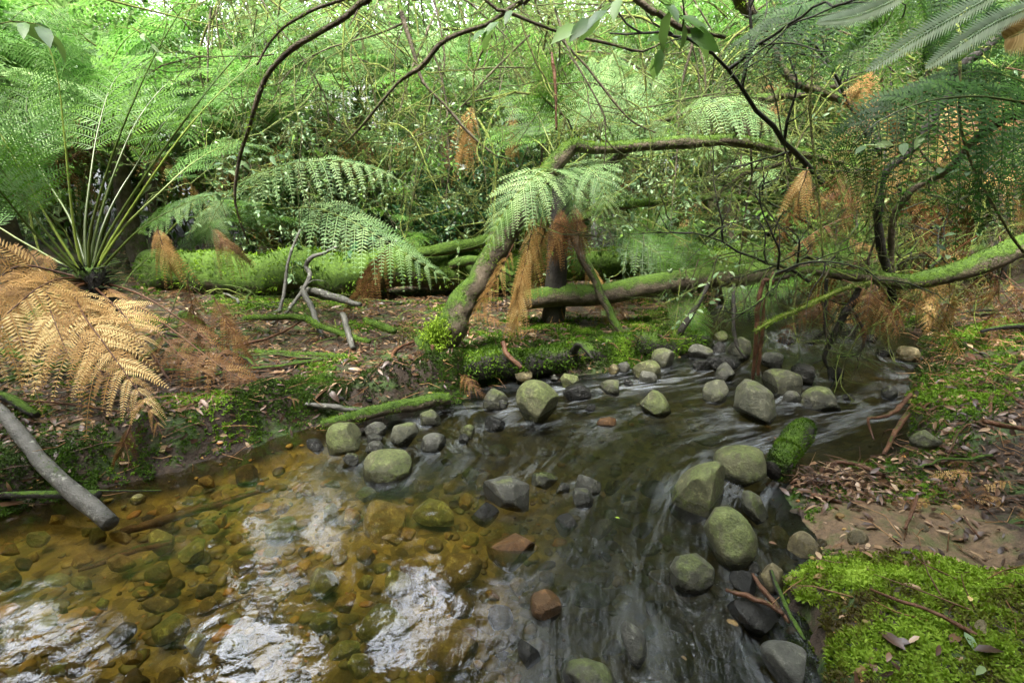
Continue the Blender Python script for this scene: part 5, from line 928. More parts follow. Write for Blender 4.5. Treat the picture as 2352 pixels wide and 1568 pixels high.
comb('silvery toothed frond at the top right, shortest and farthest left', [(2090, -20, 1.7), (2030, 12, 1.7), (1960, 38, 1.7), (1878, 52, 1.7)], .024, 'silver', 3)
comb('straw coloured toothed frond at the top right edge', [(2420, -10, 1.4), (2385, 40, 1.4), (2352, 70, 1.4), (2310, 90, 1.4)], .05, 'dead', 4)

# ---------------------------------------------------------------- fronds shared by the ferns farther off
def frond_mesh(name, seed, mats, L=1.0, arch=1.0, dead=False, np_=18, ns_=10, w=.3, e0=60, bare=.22, droop=.3, stem=.6, **k):
    t = np.linspace(0, 1, 12); el = np.radians(e0-(e0+55)*arch*t**1.25); dx = np.cos(el); dz = np.sin(el); x = np.r_[0, np.cumsum((dx[1:]+dx[:-1])/2)]/11*L; z = np.r_[0, np.cumsum((dz[1:]+dz[:-1])/2)]/11*L
    rg = np.random.default_rng(seed); y = .06*L*np.sin(t*3+rg.uniform(0, 6))*t
    mb = MB(); frond(mb, np.stack([x, y, z], -1), (-.35, 0, 1), w, npair=np_, nsub=ns_, bare=bare, r0=.006, droop=droop, seed=seed, stem_a=stem, ms=0, ml=1, **k)
    return mb.mesh(name, [g[mats[0]], g[mats[1]]])
FM = {}
for key, lm in (('frond', 'frond'), ('bright', 'frond_bright'), ('pale', 'frond_pale')):
    FM[key] = [frond_mesh('frond_'+key, 400+i, ('stalk', lm), 1, 1-.12*i, w=.27, e0=62-6*i, pwid=.8, plen=.2) for i in range(3)]
FM['dead'] = [frond_mesh('frond_dead', 420+i, ('stalk_dead', 'dead_brown' if i else 'dead'), .9, 1.0, w=.16, e0=10, droop=.9, stem=.4, pwid=.85, miss=.1, jit=.15) for i in range(3)]
def tree_fern(x, y, h, size, nf, keys, seed, ndead=4, group='tree ferns growing beyond the log'):
    rg = np.random.default_rng(seed); z0 = float(gz(x, y)[0]); o = empty('tree_fern', (x, y, z0)); tag(o, None, 'tree fern', group)
    if h > .15:
        mb = MB(); C = spline([[0, 0, -.1], [rg.normal(0, .05), rg.normal(0, .05), h*.5], [0, 0, h]], 9); tube(mb, C, np.linspace(.1, .06, 9), 9, .35, seed); mb.obj('trunk', g['bark'], o)
    for i in range(nf):
        c = link('frond', FM[keys[i % len(keys)]][int(rg.integers(0, 3))], o); c.location = (0, 0, h); c.scale = [size*rg.uniform(.8, 1.15)]*3
        c.rotation_euler = (rg.normal(0, .12), rg.uniform(-.35, .35) if i % 3 else -.7, i*2.399+rg.normal(0, .15))
    for i in range(ndead):
        c = link('dead_frond', FM['dead'][int(rg.integers(0, 3))], o); c.location = (0, 0, h-.03); c.scale = [size*rg.uniform(.6, .95)]*3; c.rotation_euler = (rg.normal(0, .2), rg.uniform(.2, .8), rg.uniform(0, 6.28))
    return o
spec = [  # px, Y, crown height above ground, frond length, fronds, kinds
    (40, 4.6, 1.3, 1.5, 14, ('frond', 'bright')), (330, 5.2, 1.2, 1.5, 14, ('bright',)), (-120, 3.9, 1.3, 1.4, 12, ('pale', 'frond')), (620, 5.6, 1.1, 1.5, 15, ('bright', 'frond')), (160, 6.6, 2.2, 1.7, 14, ('pale', 'bright')),
    (480, 7.2, 2.3, 1.8, 15, ('bright', 'frond')), (760, 7.0, 1.5, 1.6, 14, ('bright',)), (-60, 6.2, 1.8, 1.4, 13, ('frond', 'pale')), (900, 6.0, .7, 1.3, 12, ('frond', 'bright')), (1060, 7.5, 1.6, 1.6, 14, ('frond', 'pale')),
    (1230, 6.4, 1.0, 1.5, 14, ('pale', 'frond')), (1450, 6.8, 1.3, 1.6, 15, ('pale',)), (1620, 5.9, 1.1, 1.4, 14, ('pale',)), (1560, 8.2, 2.2, 1.8, 14, ('pale', 'bright')), (1800, 7.4, 1.6, 1.7, 14, ('pale', 'frond')),
    (1960, 6.2, 1.3, 1.5, 13, ('frond', 'pale')), (2140, 5.4, 1.3, 1.5, 14, ('frond',)), (2330, 4.6, 1.1, 1.4, 13, ('frond',)), (2260, 7.0, 2.0, 1.7, 13, ('frond', 'pale')), (1340, 9.2, 2.2, 1.8, 14, ('bright', 'pale')),
    (300, 9.4, 2.9, 1.9, 14, ('bright',)), (640, 9.8, 2.8, 1.9, 14, ('bright', 'pale')), (920, 9.3, 2.6, 1.9, 14, ('frond', 'bright')), (1180, 10.5, 3.0, 2.0, 14, ('bright',)), (1720, 10.2, 3.0, 2.0, 14, ('pale', 'bright')),
    (2020, 9.2, 2.8, 1.9, 14, ('frond', 'bright')), (60, 10.5, 3.2, 2.0, 14, ('bright', 'pale')), (2380, 9.0, 2.8, 1.9, 14, ('frond',)), (1500, 5.0, .35, .8, 10, ('frond',)), (1740, 5.4, .3, .8, 10, ('frond',)), (1000, 5.3, .3, .8, 9, ('frond', 'bright')), (620, 5.1, .3, .9, 9, ('frond',)), (1900, 4.9, .4, .9, 9, ('frond',))]
rg = np.random.default_rng(123)
for i in range(30):
    Y = rg.uniform(5.6, 9.5); px = -100+i*88+rg.uniform(-40, 40); py = rg.uniform(150, 350) if not 450 < px < 950 else rg.uniform(230, 360); hh_ = max(.3, (CAMZ+Y*(math.tan(-PITCH-math.atan((py-784)/F))))-float(gz((px-1176)/F*Y, Y)[0]))
    spec.append((px, Y, hh_, rg.uniform(1.1, 1.6), 11, [('bright',), ('pale', 'bright'), ('frond', 'bright'), ('pale',)][i % 4]))
tf_ = []
for i, (px, Y, h, s, n, kk) in enumerate(spec):
    if h > 1.9 and px < 1300: h -= .7
    tf_.append(tree_fern((px-1176)/F*Y*1.0, Y, h, s, n, kk, 500+i, ndead=5 if Y < 8 else 2))
ordinals(tf_, 'tree fern with arching fronds in the forest, %s')
# dead brown thicket along the right bank
rg = np.random.default_rng(77); dd = []
for i in range(105):
    px = rg.uniform(1900, 2420); py = rg.uniform(300, 700); Y = rg.uniform(2.9, 4.6)
    if i > 70: px = rg.uniform(1860, 2400); py = rg.uniform(560, 690); Y = rg.uniform(2.9, 4.0)
    elif py > 620 and px < 2100: continue
    if i % 4 == 0: py = rg.uniform(150, 330); px = rg.uniform(2000, 2380)
    o = link('dead_fern_frond', FM['dead'][int(rg.integers(0, 3))]); o.location = at(px, py, Y); o.scale = [rg.uniform(.45, .85)]*3; o.rotation_euler = (rg.normal(0, .3), rg.uniform(.2, 1.1), rg.uniform(0, 6.28)); tag(o, None, 'dead fern frond', 'dead fronds tangled on the right bank'); dd.append(o)
ordinals(dd, 'rusty dead frond above the right bank, %s')
dd = []
for i in range(14):
    px = rg.uniform(2160, 2400); py = rg.uniform(960, 1070); 
    o = link('dead_fern_frond', FM['dead'][i % 3]); p = onz(px, py, .25); p[2] = float(gz(p[0], p[1])[0])+.03; o.location = p; o.scale = [rg.uniform(.2, .34)]*3; o.rotation_euler = (rg.normal(0, .4), rg.uniform(-.1, .3), rg.uniform(2.5, 4.6)); tag(o, None, 'dead fern frond', 'dead fronds lying on the right bank'); dd.append(o)
for i in range(8):
    px = rg.uniform(2200, 2400); py = rg.uniform(1300, 1370); 
    o = link('dead_fern_frond', FM['dead'][i % 3]); p = onz(px, py, .12); p[2] = float(gz(p[0], p[1])[0])+.015; o.location = p; o.scale = [rg.uniform(.13, .2)]*3; o.rotation_euler = (rg.normal(0, .3), rg.uniform(.05, .25), rg.uniform(2.5, 4)); tag(o, None, 'dead fern frond', 'dead fronds lying on the right bank'); dd.append(o)
ordinals(dd, 'dry orange frond lying on the right bank, %s')
dd = []
for i in range(34):
    px = rg.uniform(-30, 1150); py = rg.uniform(640, 930)
    if i > 22: px = rg.uniform(1050, 1550); py = rg.uniform(660, 760)
    p = onz(px, py, .2); 
    for _ in range(6): p = onz(px, py, float(gz(p[0], p[1])[0])+.03)
    o = link('dead_fern_frond', FM['dead'][i % 3]); o.location = p; o.scale = [rg.uniform(.25, .55)]*3; o.rotation_euler = (rg.normal(0, .5), rg.uniform(-.25, .25), rg.uniform(0, 6.28)); tag(o, None, 'dead fern frond', 'dead fronds lying on the left bank'); dd.append(o)
ordinals(dd, 'dry brown frond lying on the left bank litter, %s')
# ---------------------------------------------------------------- shrubs, saplings and leaf sprays
def shrub_model(seed, H=1.0, n_st=7, leafn=9, ls=.04, mat='leaf', w=.45):
    rg = np.random.default_rng(seed); mb = MB(); lf = MB()
    def grow(p, d, L, r, dep):
        n = 7; pts = [p]; dd = d
        for i in range(n-1): dd = nz(dd+rg.normal(0, .2, 3)+np.array([0, 0, .02])); pts.append(pts[-1]+dd*L/(n-1))
        pts = np.array(pts); tube(mb, pts, np.linspace(r, r*.4, n), 4, a=rg.random(), cap=False)
        if dep > 0:
            for _ in range(5): i = rg.integers(2, n); grow(pts[i], nz(dd+rg.normal(0, .75, 3)), L*rg.uniform(.35, .6), r*.55, dep-1)
        if dep <= 1:
            m = leafn; f = rg.uniform(1, n-1.01, m); i = f.astype(int); f = (f-i)[:, None]; P = pts[i]*(1-f)+pts[i+1]*f; D = nz(nz(pts[i+1]-pts[i])*.6+rg.normal(0, .8, (m, 3))); N = nz(rg.normal(0, .45, (m, 3))+[0, 0, 1.])
            s = ls*rg.uniform(.6, 1.35, m); leaves(lf, P, D, N, s, s*w, rg.random(m))
    for k in range(n_st):
        a = rg.uniform(0, 6.28); grow(np.array([rg.normal(0, .04), rg.normal(0, .04), 0]), nz(np.array([math.cos(a)*.55, math.sin(a)*.55, 1])), H*rg.uniform(.6, 1), .006, 2)
    return mb.mesh('shrub_stems', g['twig']), lf.mesh('shrub_leaves', g[mat])
SH = [shrub_model(600+i, 1, 7, (8, 10, 8, 10, 9, 8)[i], (.036, .034, .045, .05, .03, .055)[i], ('leaf_sage', 'leaf_deep', 'leaf', 'leaf_far', 'leaf_sage', 'leaf')[i], (.42, .6, .4, .4, .5, .35)[i]) for i in range(6)]
rg = np.random.default_rng(9)
def shrub(x, y, s, k, dz=0, group='leafy shrubs in the understorey'):
    o = empty('shrub', (x, y, float(gz(x, y)[0])+dz), rg.uniform(0, 6.28), s); tag(o, None, 'shrub', group); link('stem', SH[k][0], o); link('foliage', SH[k][1], o); return o
sh = []
for i in range(30):   # dark green bushes centre left, behind the log
    px = rg.uniform(560, 1180); Y = rg.uniform(4.9, 6.6); sh.append(shrub((px-1176)/F*Y, Y, rg.uniform(.8, 1.5), int(rg.choice([1, 1, 4, 0, 2]))))
for i in range(34):
    px = rg.uniform(-150, 2500); Y = rg.uniform(5.6, 9); sh.append(shrub((px-1176)/F*Y, Y, rg.uniform(1.1, 2.4), int(rg.choice([0, 2, 3, 4, 5, 3]))))
for i in range(24):
    px = rg.uniform(1350, 2400); Y = rg.uniform(4.8, 6.5); x_ = (px-1176)/F*Y
    if sdf(x_, Y) < -.1: sh.append(shrub(x_, Y, rg.uniform(.8, 1.5), int(rg.choice([0, 4, 2, 3]))))
ordinals(sh, 'leafy shrub in the green understorey, %s')

def sprig(label, p, Ls, mat, seed, nleaf=10, w=.42, name='leafy_sprig', r=.0025, group=None):
    rg = np.random.default_rng(seed); C = spline([at(*q) for q in p], 16); e = empty(name, tuple(C[0])); off = C[0]; mb = MB(); tube(mb, C-off, np.linspace(r, r*.4, 16), 6); mb.obj('stem', g['twig'], e); lf = MB()
    T, N, B = frames(C); i = np.linspace(3, 15, nleaf).astype(int); s = np.where(np.arange(nleaf) % 2, 1, -1)[:, None]
    D = nz(T[i]*.6+B[i]*s*.8+rg.normal(0, .3, (nleaf, 3))+np.array([0, 0, -.15])); Nn = nz(np.array([0, -.5, .8])+rg.normal(0, .3, (nleaf, 3)))
    L = Ls*rg.uniform(.7, 1.2, nleaf); leaves(lf, C[i]-off, D, Nn, L, L*w, rg.random(nleaf)); lf.obj('foliage', g[mat], e); return tag(e, label, 'sprig', group)
sprig('leafy twig with large drooping veined leaves at the top centre right', [(1440, -30, 1.9), (1410, 10, 1.9), (1370, 40, 1.9), (1330, 60, 1.9)], .12, 'leaf', 1, 7, .4)
sprig('leafy twig with two large leaves drooping left of the top centre', [(1190, 10, 2.1), (1140, 55, 2.1), (1120, 70, 2.1)], .1, 'leaf', 2, 5, .36)
sprig('leafy twig with broad leaves right of the overhead limb at the top', [(1480, -20, 1.9), (1540, 20, 1.9), (1580, 60, 1.9), (1600, 75, 1.9)], .12, 'leaf', 3, 7, .38)
sprig('large veined leaves hanging under the sagging top branch', [(1534, 88, 2.0), (1520, 100, 2.0), (1515, 125, 2.0)], .1, 'leaf', 4, 4, .4)
sprig('pale green sprig reaching over the straight log toward the stream stones', [(1510, 785, 3.1), (1560, 740, 3.05), (1620, 700, 3.0), (1700, 655, 3.0)], .055, 'leaf_sage', 5, 16)
sprig('pale green sprig at the straight log left of the bark strips', [(1520, 700, 3.1), (1580, 670, 3.1), (1640, 640, 3.05), (1700, 610, 3.0)], .05, 'leaf_sage', 6, 14)
sprig('slim upright seedling with paired leaves in front of the mossy log', [(1053, 655, 3.4), (1053, 620, 3.4), (1054, 590, 3.4), (1052, 560, 3.4)], .05, 'leaf_far', 7, 10)
sprig('pale sprig of round leaves above the thick mossy limb', [(2180, 600, 2.6), (2172, 570, 2.6), (2165, 545, 2.6), (2160, 530, 2.6)], .06, 'leaf_sage', 8, 6, .5)
sprig('pale sprig of leaves against the dark shaded fern', [(2150, 295, 1.8), (2100, 318, 1.8), (2050, 335, 1.8), (1990, 335, 1.8)], .05, 'leaf_far', 9, 7, .5)
sprig('small pale leafy sprig beside the lower shaded fern', [(2240, 395, 1.9), (2200, 390, 1.9), (2160, 385, 1.9)], .05, 'leaf_sage', 10, 5, .5)
sprig('sage leafed sprig left of the pale arching fronds', [(520, 500, 2.9), (500, 430, 2.9), (520, 370, 2.9), (560, 340, 2.9)], .07, 'leaf_sage', 11, 14)
sprig('sage leafed sprig above the pale arching fronds', [(480, 420, 3.0), (540, 380, 3.0), (610, 360, 3.0), (660, 350, 3.0)], .07, 'leaf_sage', 12, 12)
sprig('dark green leafy sprig behind the pale arching frond tip', [(780, 620, 3.9), (800, 580, 3.9), (820, 560, 3.9), (850, 545, 3.9)], .07, 'leaf_deep', 13, 16, .5)
sprig('tiny green seedling on the litter of the left bank', [(862, 805, 3.0), (862, 795, 3.0), (861, 785, 3.0)], .05, 'leaf', 14, 4, .25)
sprig('pale leaves hanging from the arching limb at the upper left', [(300, 60, 2.4), (340, 90, 2.4), (360, 130, 2.4)], .07, 'leaf_sage', 15, 6, .35)
sprig('broad green leaves at the upper left edge', [(-20, 60, 2.0), (30, 50, 2.0), (80, 55, 2.0), (110, 70, 2.0)], .1, 'leaf', 16, 7, .4)

# ---------------------------------------------------------------- background trees
# openings in the crowns through which the pool mirrors the sky
GAPS = [(640, 1220, 75, 130), (770, 1180, 75, 140), (130, 1420, 190, 120), (590, 1490, 140, 80), (900, 1500, 60, 60), (960, 1390, 60, 110), (1140, 1410, 50, 90), (425, 1210, 40, 30), (1340, 1330, 80, 45), (1340, 1480, 70, 40), (1350, 1010, 260, 35), (1600, 960, 150, 30), (1500, 1090, 120, 30), (1750, 750, 200, 30), (1780, 1240, 60, 60)]
def open_gap(P):
    mir = P*[1, 1, -1]-EYE; dep = mir@FW; mpx = 1176+F*(mir@RT)/dep; mpy = 784-F*(mir@UP)/dep; gn = 1+1.1*fbm(np.stack([mpx/38, mpy/70, 0*mpx], -1), 3, 44); r = np.zeros(len(P), bool)
    for a, b, rx, ry in GAPS: r |= (dep > 0) & (((mpx-a)/rx)**2+((mpy-b)/ry)**2 < gn)
    return r
def trunk_tree(label, px, Y, r, lean, H=9, seed=0, mat='bark', px2=None):
    x0 = (px-1176)/F*Y; rg = np.random.default_rng(seed); z0 = float(gz(x0, Y)[0])-.1; o = empty('tree', (x0, Y, z0)); tag(o, label, 'tree', 'trees in the forest behind'); 
    mb = MB(); C = spline([[0, 0, 0], [lean*H*.35+rg.normal(0, .1), rg.normal(0, .1), H*.35], [lean*H*.7+rg.normal(0, .2), rg.normal(0, .2), H*.7], [lean*H, 0, H]], 26); tube(mb, C, np.linspace(r, r*.45, 26), 12, .15, seed)
    ct = MB()
    for k in range(16):
        i = rg.integers(9, 26); a = rg.uniform(0, 6.28); d = np.array([math.cos(a), math.sin(a), rg.uniform(0, .7)]); L = rg.uniform(.8, 2.0); q = spline([C[i], C[i]+d*L*.5+rg.normal(0, .1, 3), C[i]+d*L+rg.normal(0, .2, 3)], 8); tube(mb, q, np.linspace(r*.3, r*.05, 8), 5)
        m = 150; j = rg.integers(2, 8, m); P = q[j]+rg.normal(0, .22, (m, 3)); P = P[~open_gap(P+[x0, Y, z0])]; m = len(P); leaves(ct, P, rand_dirs(m, rg), nz(rg.normal(0, .5, (m, 3))+[0, 0, 1]), .09, .035, rg.random(m))
    mb.obj('trunk', g[mat], o); ct.obj('crown', g['leaf_far'], o); return o
trunk_tree('slim grey trunk in the bright gap at the upper left', 490, 9.5, .06, .10, seed=1, mat='bark_grey')
trunk_tree('leaning dark trunk behind the tree fern stalks', 330, 8.5, .08, .45, seed=2)
trunk_tree('mossy trunk far behind the middle thicket', 930, 8.8, .12, -.05, seed=3)
trunk_tree('trunk far behind the silver green fern', 1420, 10.5, .14, .06, seed=4)
trunk_tree('dark trunk at the upper right behind the hanging fronds', 1840, 7.0, .11, -.08, seed=5)
trunk_tree('grey trunk at the top right corner', 2290, 4.6, .09, -.06, seed=6, mat='bark_grey')
trunk_tree('thin trunk far off right of the middle', 1640, 9.5, .08, .03, seed=7)
trunk_tree('mossy trunk at the far left edge', -60, 7.5, .15, .05, seed=8)

# ---------------------------------------------------------------- uncountable foliage: the far wall of leaves, and the canopy overhead
mb = MB(); st = MB(); N_ = 260000
az = rng.uniform(R(-52), R(52), N_); dist = rng.uniform(6.8, 15, N_); x = np.sin(az)*dist; y = np.cos(az)*dist; zb, _ = height(x, y)
hh = rng.random(N_)**.8*6.4; P = np.stack([x, y, zb+hh], -1); cl = fbm(P*np.array([.9, .5, .9]), 4, 21)
ppx = 1176+F*np.tan(az)*1.0
gap = fbm(np.stack([np.tan(az)*5, P[:, 2]/dist*9, 0*x], -1), 3, 31)
keepv = cl+rng.normal(0, .10, N_) > -.05+.04*(hh/6.4)
hi = P[:, 2]/dist > .10; leftgap = (ppx < 620)&(ppx > 180)
keepv &= ~(hi & leftgap & (gap > .02)); keepv &= ~((P[:, 2]/dist > .2) & (gap > .42))
dn_ = P-EYE; keepv &= (784-F*(dn_@UP)/(dn_@FW)) > -110
P = P[keepv]; cl = cl[keepv]; m = len(P); D = nz(rng.normal(size=(m, 3))+[0, 0, -.2]); Nn = nz(rng.normal(0, .6, (m, 3))+[0, 0, 1.]); s = rng.uniform(.06, .17, m)
leaves(mb, P, D, Nn, s, s*rng.uniform(.2, .5, m), np.clip(.5+cl*.8+rng.normal(0, .2, m), 0, 1))
tag(mb.obj('undergrowth', g['leaf_far'], smooth=False), 'far wall of mixed bright green leaves closing the forest behind the ferns', None, None, 'stuff')
mb = MB()
for i in range(520):
    a = rng.uniform(R(-50), R(50)); d = rng.uniform(5.5, 12); p = np.array([math.sin(a)*d, math.cos(a)*d, 0]); p[2] = float(gz(p[0], p[1])[0])+rng.uniform(0, 3.2); q = nz(rng.normal(size=3)+[0, 0, .6]); L = rng.uniform(.7, 2.2)
    tube(mb, spline([p, p+q*L*.5+rng.normal(0, .12, 3), p+q*L+rng.normal(0, .25, 3)], 9), np.linspace(.014, .004, 9)*rng.uniform(.5, 1.5), 4, cap=False)
tag(mb.obj('brushwood', g['twig']), 'mass of thin tangled stems far off between the ferns', None, None, 'stuff')
# canopy: leaf masses 4 to 8 m up, open where the sky mirrors in the pool
def above_frame(P, lim):
    dn = P-EYE; dp = dn@FW; ipy = 784-F*(dn@UP)/np.where(abs(dp) < .1, .1, dp); return (dp < .1) | (ipy < lim)
N_ = 3000; Pc = np.stack([rng.uniform(-8, 8, N_), rng.uniform(-7, .3, N_), rng.uniform(3.6, 6.5, N_)], -1); Pc = Pc[fbm(Pc*.5, 3, 41) > -.22]
N_ = 2600; az = rng.uniform(R(72), R(288), N_); dd_ = rng.uniform(6.5, 9, N_); Pb = np.stack([np.sin(az)*dd_, np.cos(az)*dd_, rng.uniform(0, 7, N_)], -1)  # unseen leaf walls beside and behind the camera, added to block low skylight
N_ = 9000; az = rng.uniform(R(-72), R(72), N_); dd_ = rng.uniform(10.5, 14.5, N_); Pw = np.stack([np.sin(az)*dd_, np.cos(az)*dd_, rng.uniform(3.6, 19, N_)], -1)
Pc = np.concatenate([Pc, Pw, Pb]); Pc = Pc[above_frame(Pc, -60)]; sc_ = np.where(np.hypot(Pc[:, 0], Pc[:, 1]) > 6.4, 1.5, 1.0); mb = MB()
m = 34; P = (Pc[:, None]+rng.normal(0, .27, (len(Pc), m, 3))*sc_[:, None, None]).reshape(-1, 3); sc_ = np.repeat(sc_, m)
k = above_frame(P, -20) & ~open_gap(P); P = P[k]; sc_ = sc_[k]; n = len(P); D = rand_dirs(n); kites(mb, P, D, nz(np.cross(D, rand_dirs(n)*.6+[0, 0, 1])), rng.uniform(.12, .22, n)*sc_, rng.uniform(.06, .12, n)*sc_, rng.random(n))
tag(mb.obj('forest_canopy', g['frond_dark'], smooth=False), 'leaf canopy the pool mirrors, with unseen leaf walls added for shade', None, None, 'stuff')

# ---------------------------------------------------------------- moss, litter
def scatter(n, x0, x1, y0, y1, pw=1.0, seed=0):
    rg = np.random.default_rng(seed); x = rg.uniform(x0, x1, n); y = y0+(y1-y0)*rg.random(n)**pw; z, d = height(x, y); return x, y, z, d, rg
def nrm_at(x, y):
    e = .02; zx = height(x+e, y)[0]-height(x-e, y)[0]; zy = height(x, y+e)[0]-height(x, y-e)[0]; return nz(np.stack([-zx/(2*e), -zy/(2*e), np.ones_like(zx)], -1))
def moss_tufts(mb, P, Nn, L, nb, rg, val, spread=.9, wr=.17):
    """each tuft: nb curved shoots fanning out of a point"""
    m = len(P); Pn = np.repeat(P, nb, 0); Nr = np.repeat(Nn, nb, 0); D = nz(Nr+rg.normal(0, spread, (m*nb, 3))); D = np.where((np.sum(D*Nr, 1) < .05)[:, None], D+Nr*.5, D); D = nz(D)
    Lr = np.repeat(np.broadcast_to(L, (m,)), nb)*rg.uniform(.6, 1.3, m*nb); S = nz(np.cross(D, Nr+rg.normal(0, .3, (m*nb, 3)))); v = np.clip(np.repeat(val, nb)+rg.normal(0, .12, m*nb), 0, 1)
    base = Pn; mid = base+D*Lr[:, None]*.5; tip = base+D*Lr[:, None]*.85-Nr*Lr[:, None]*.25; w = (Lr*wr)[:, None]
    V = np.stack([base-S*w*.25, base+S*w*.25, mid+S*w*.5, mid-S*w*.5, tip], 1).reshape(-1, 3); b = np.arange(m*nb)[:, None]*5
    mb.add(V, b+np.array([[0, 1, 2, 3]]), b+np.array([[3, 2, 4]]), np.repeat(v, 5))
mb = MB(); x, y, z, d, rg = scatter(11000, .75, 1.75, .62, 1.42, 1, 51)
r2 = ((x-1.13)/.50)**2+((y-1.0)/.36)**2; cl = fbm(np.stack([x, y, z], -1)*9, 4, 52); k = (d < .05) & (r2+.35*cl+rg.normal(0, .05, len(x)) < 1.15); x, y, z, cl = x[k], y[k], z[k], cl[k]
Nn = nrm_at(x, y); moss_tufts(mb, np.stack([x, y, z-.002], -1), Nn, .026*(1+.6*cl), 8, rg, np.clip(.58+1.2*cl-.2*np.clip((.92-x)/.2, 0, 1), 0, 1))
tag(mb.obj('moss', g['moss']), 'bright yellow green star moss covering the mound at the lower right', None, None, 'stuff')
mb = MB(); mb2 = MB()
x, y, z, d, rg = scatter(150000, -3.6, 3.6, .9, 5.2, 1.3, 53); cl = fbm(np.stack([x*1.0, y*1.3, 0*x], -1)*2.6, 4, 54); edge = np.exp(-((-d-.10)/.12)**2)
right_ = x > flow_x(y)+.2; fl = right_ & (y < 1.95) & (np.hypot((x-1.36)/.32, (y-1.52)/.20)+.5*cl < 1.0)
k = (d < -.012) & (cl+(.75+.5*(~right_))*edge+rg.normal(0, .08, len(x)) > .22-.10*right_) & ~fl & ((x < .7) | (y > 1.35)); x, y, z, cl, e_ = x[k], y[k], z[k], cl[k], edge[k]
Nn = nrm_at(x, y); moss_tufts(mb2, np.stack([x, y, z], -1), Nn, .017*(1+.5*cl)*np.clip(y/2, .8, 1.7), 7, rg, np.clip(.36+1.2*cl+.1*e_, 0, 1), .8, .24)
x, y, z, d, rg = scatter(260000, -3.2, 1.6, 1.0, 4.0, 1.0, 57); k = (d < .012) & (d > -.42) & ~(x > flow_x(y)-.1); x, y, z, d = x[k], y[k], z[k], d[k]; cl = fbm(np.stack([x*1.2, y*1.2, 0*x], -1)*3.2, 3, 58)
k = cl+.55*np.exp(-((d+.13)/.13)**2)+rg.normal(0, .06, len(x)) > .22; x, y, z, cl = x[k], y[k], z[k], cl[k]; lump = np.clip(fbm(np.stack([x, y, 0*x], -1)*11, 3, 59)+.3, 0, 1)*.045
moss_tufts(mb2, np.stack([x, y, z+lump*rg.uniform(.3, 1, len(x))], -1), nrm_at(x, y), .017*(1+.4*cl), 8, rg, np.clip(.24+.8*cl+lump*7, 0, 1), .8, .2)
tag(mb2.obj('ground_moss', g['moss_dark']), 'deep green moss creeping over both banks', None, None, 'stuff')
# mossy hanging beard at the foot of the leaning trunk
mb = MB(); q = at(1005, 770, 3.0); rg = np.random.default_rng(3); n = 420; P = q+rg.normal(0, 1, (n, 3))*[.045, .03, .06]; moss_tufts(mb, P, nz(rg.normal(0, .4, (n, 3))+[-.2, -.5, -.7]), .028, 6, rg, np.full(n, .6), .6, .2)
tag(mb.obj('moss_clump', g['moss']), 'shaggy yellow green moss clump at the foot of the leaning trunk', 'moss clump')
# fallen leaves
mb = MB(); x, y, z, d, rg = scatter(90000, -4.5, 4.2, .9, 6.8, 1.25, 61); cl = fbm(np.stack([x, y, 0*x], -1)*1.7, 3, 62); right_ = x > flow_x(y)+.2
on_sand = right_ & (y < 1.95) & (np.hypot((x-1.38)/.36, (y-1.52)/.24) < 1.0); p_ = np.where(on_sand, .22, np.where((x > .75) & (y < 1.35), .05, .8))
k = (d < -.015) & (cl > -.45) & (rg.random(len(x)) < p_*np.clip(2.4/y, .3, 1)); x, y, z = x[k], y[k], z[k]; m = len(x); Nn = nz(nrm_at(x, y)+rg.normal(0, .28, (m, 3))); a = rg.uniform(0, 6.28, m); D = np.stack([np.cos(a), np.sin(a), rg.normal(0, .15, m)], -1); D = nz(D-Nn*np.sum(D*Nn, 1)[:, None])
L = rg.uniform(.02, .06, m)*np.where(rg.random(m) < .1, 1.5, 1); leaves(mb, np.stack([x, y, z+rg.uniform(.002, .02, m)], -1), D, Nn, L, L*rg.uniform(.18, .42, m), rg.random(m)**1.2, curl=.2)
tag(mb.obj('fallen_leaves', g['litter']), 'brown fallen leaves littering both banks', None, None, 'stuff')
mb = MB(); x, y, z, d, rg = scatter(16000, -4, 3.8, 1.0, 6, 1.2, 63); k = (d < .03) & (rg.random(16000) < np.where((x > .75) & (y < 1.9), .12, .6)); x, y, z = x[k], y[k], z[k]
for i in range(len(x)):
    a = rg.uniform(0, 6.28); L = rg.uniform(.04, .22); dx, dy = math.cos(a)*L, math.sin(a)*L; p0 = np.array([x[i], y[i], z[i]+.006]); p2 = p0+[dx, dy, rg.normal(0.01, .02)]; p1 = (p0+p2)/2+rg.normal(0, L*.08, 3); tube(mb, [p0, p1, p2], [.0022, .0018, .001], 3, a=rg.random(), cap=False)
tag(mb.obj('twig_litter', g['stalk_dead']), 'thin dry twigs and needles scattered on the banks', None, None, 'stuff')
# leaf and bark debris piled at the sand edge
mb = MB(); rg = np.random.default_rng(8); n = 420; px = rg.normal(1930, 60, n); py = 1115+.32*(px-1930)+rg.normal(0, 22, n); P = np.array([onz(a, b, .03) for a, b in zip(px, py)]); P[:, 2] = np.maximum(gz(P[:, 0], P[:, 1]), 0)+rg.uniform(.0, .04, n); D = rand_dirs(n, rg)*[1, 1, .3]; L = rg.uniform(.02, .05, n); leaves(mb, P, D, nz(rg.normal(0, .5, (n, 3))+[0, 0, 1]), L, L*.35, rg.random(n), curl=.3)
for i in range(120): p = P[rg.integers(0, n)]; q = rand_dirs(1, rg)[0]*[1, 1, .25]*rg.uniform(.04, .12); tube(mb, [p, p+q*.5+rg.normal(0, .004, 3), p+q], [.002, .0018, .001], 4, a=rg.random(), m=0, cap=False)
tag(mb.obj('leaf_debris', g['litter']), 'tangle of wet leaves and bark bits washed up at the sand edge', None, None, 'stuff')
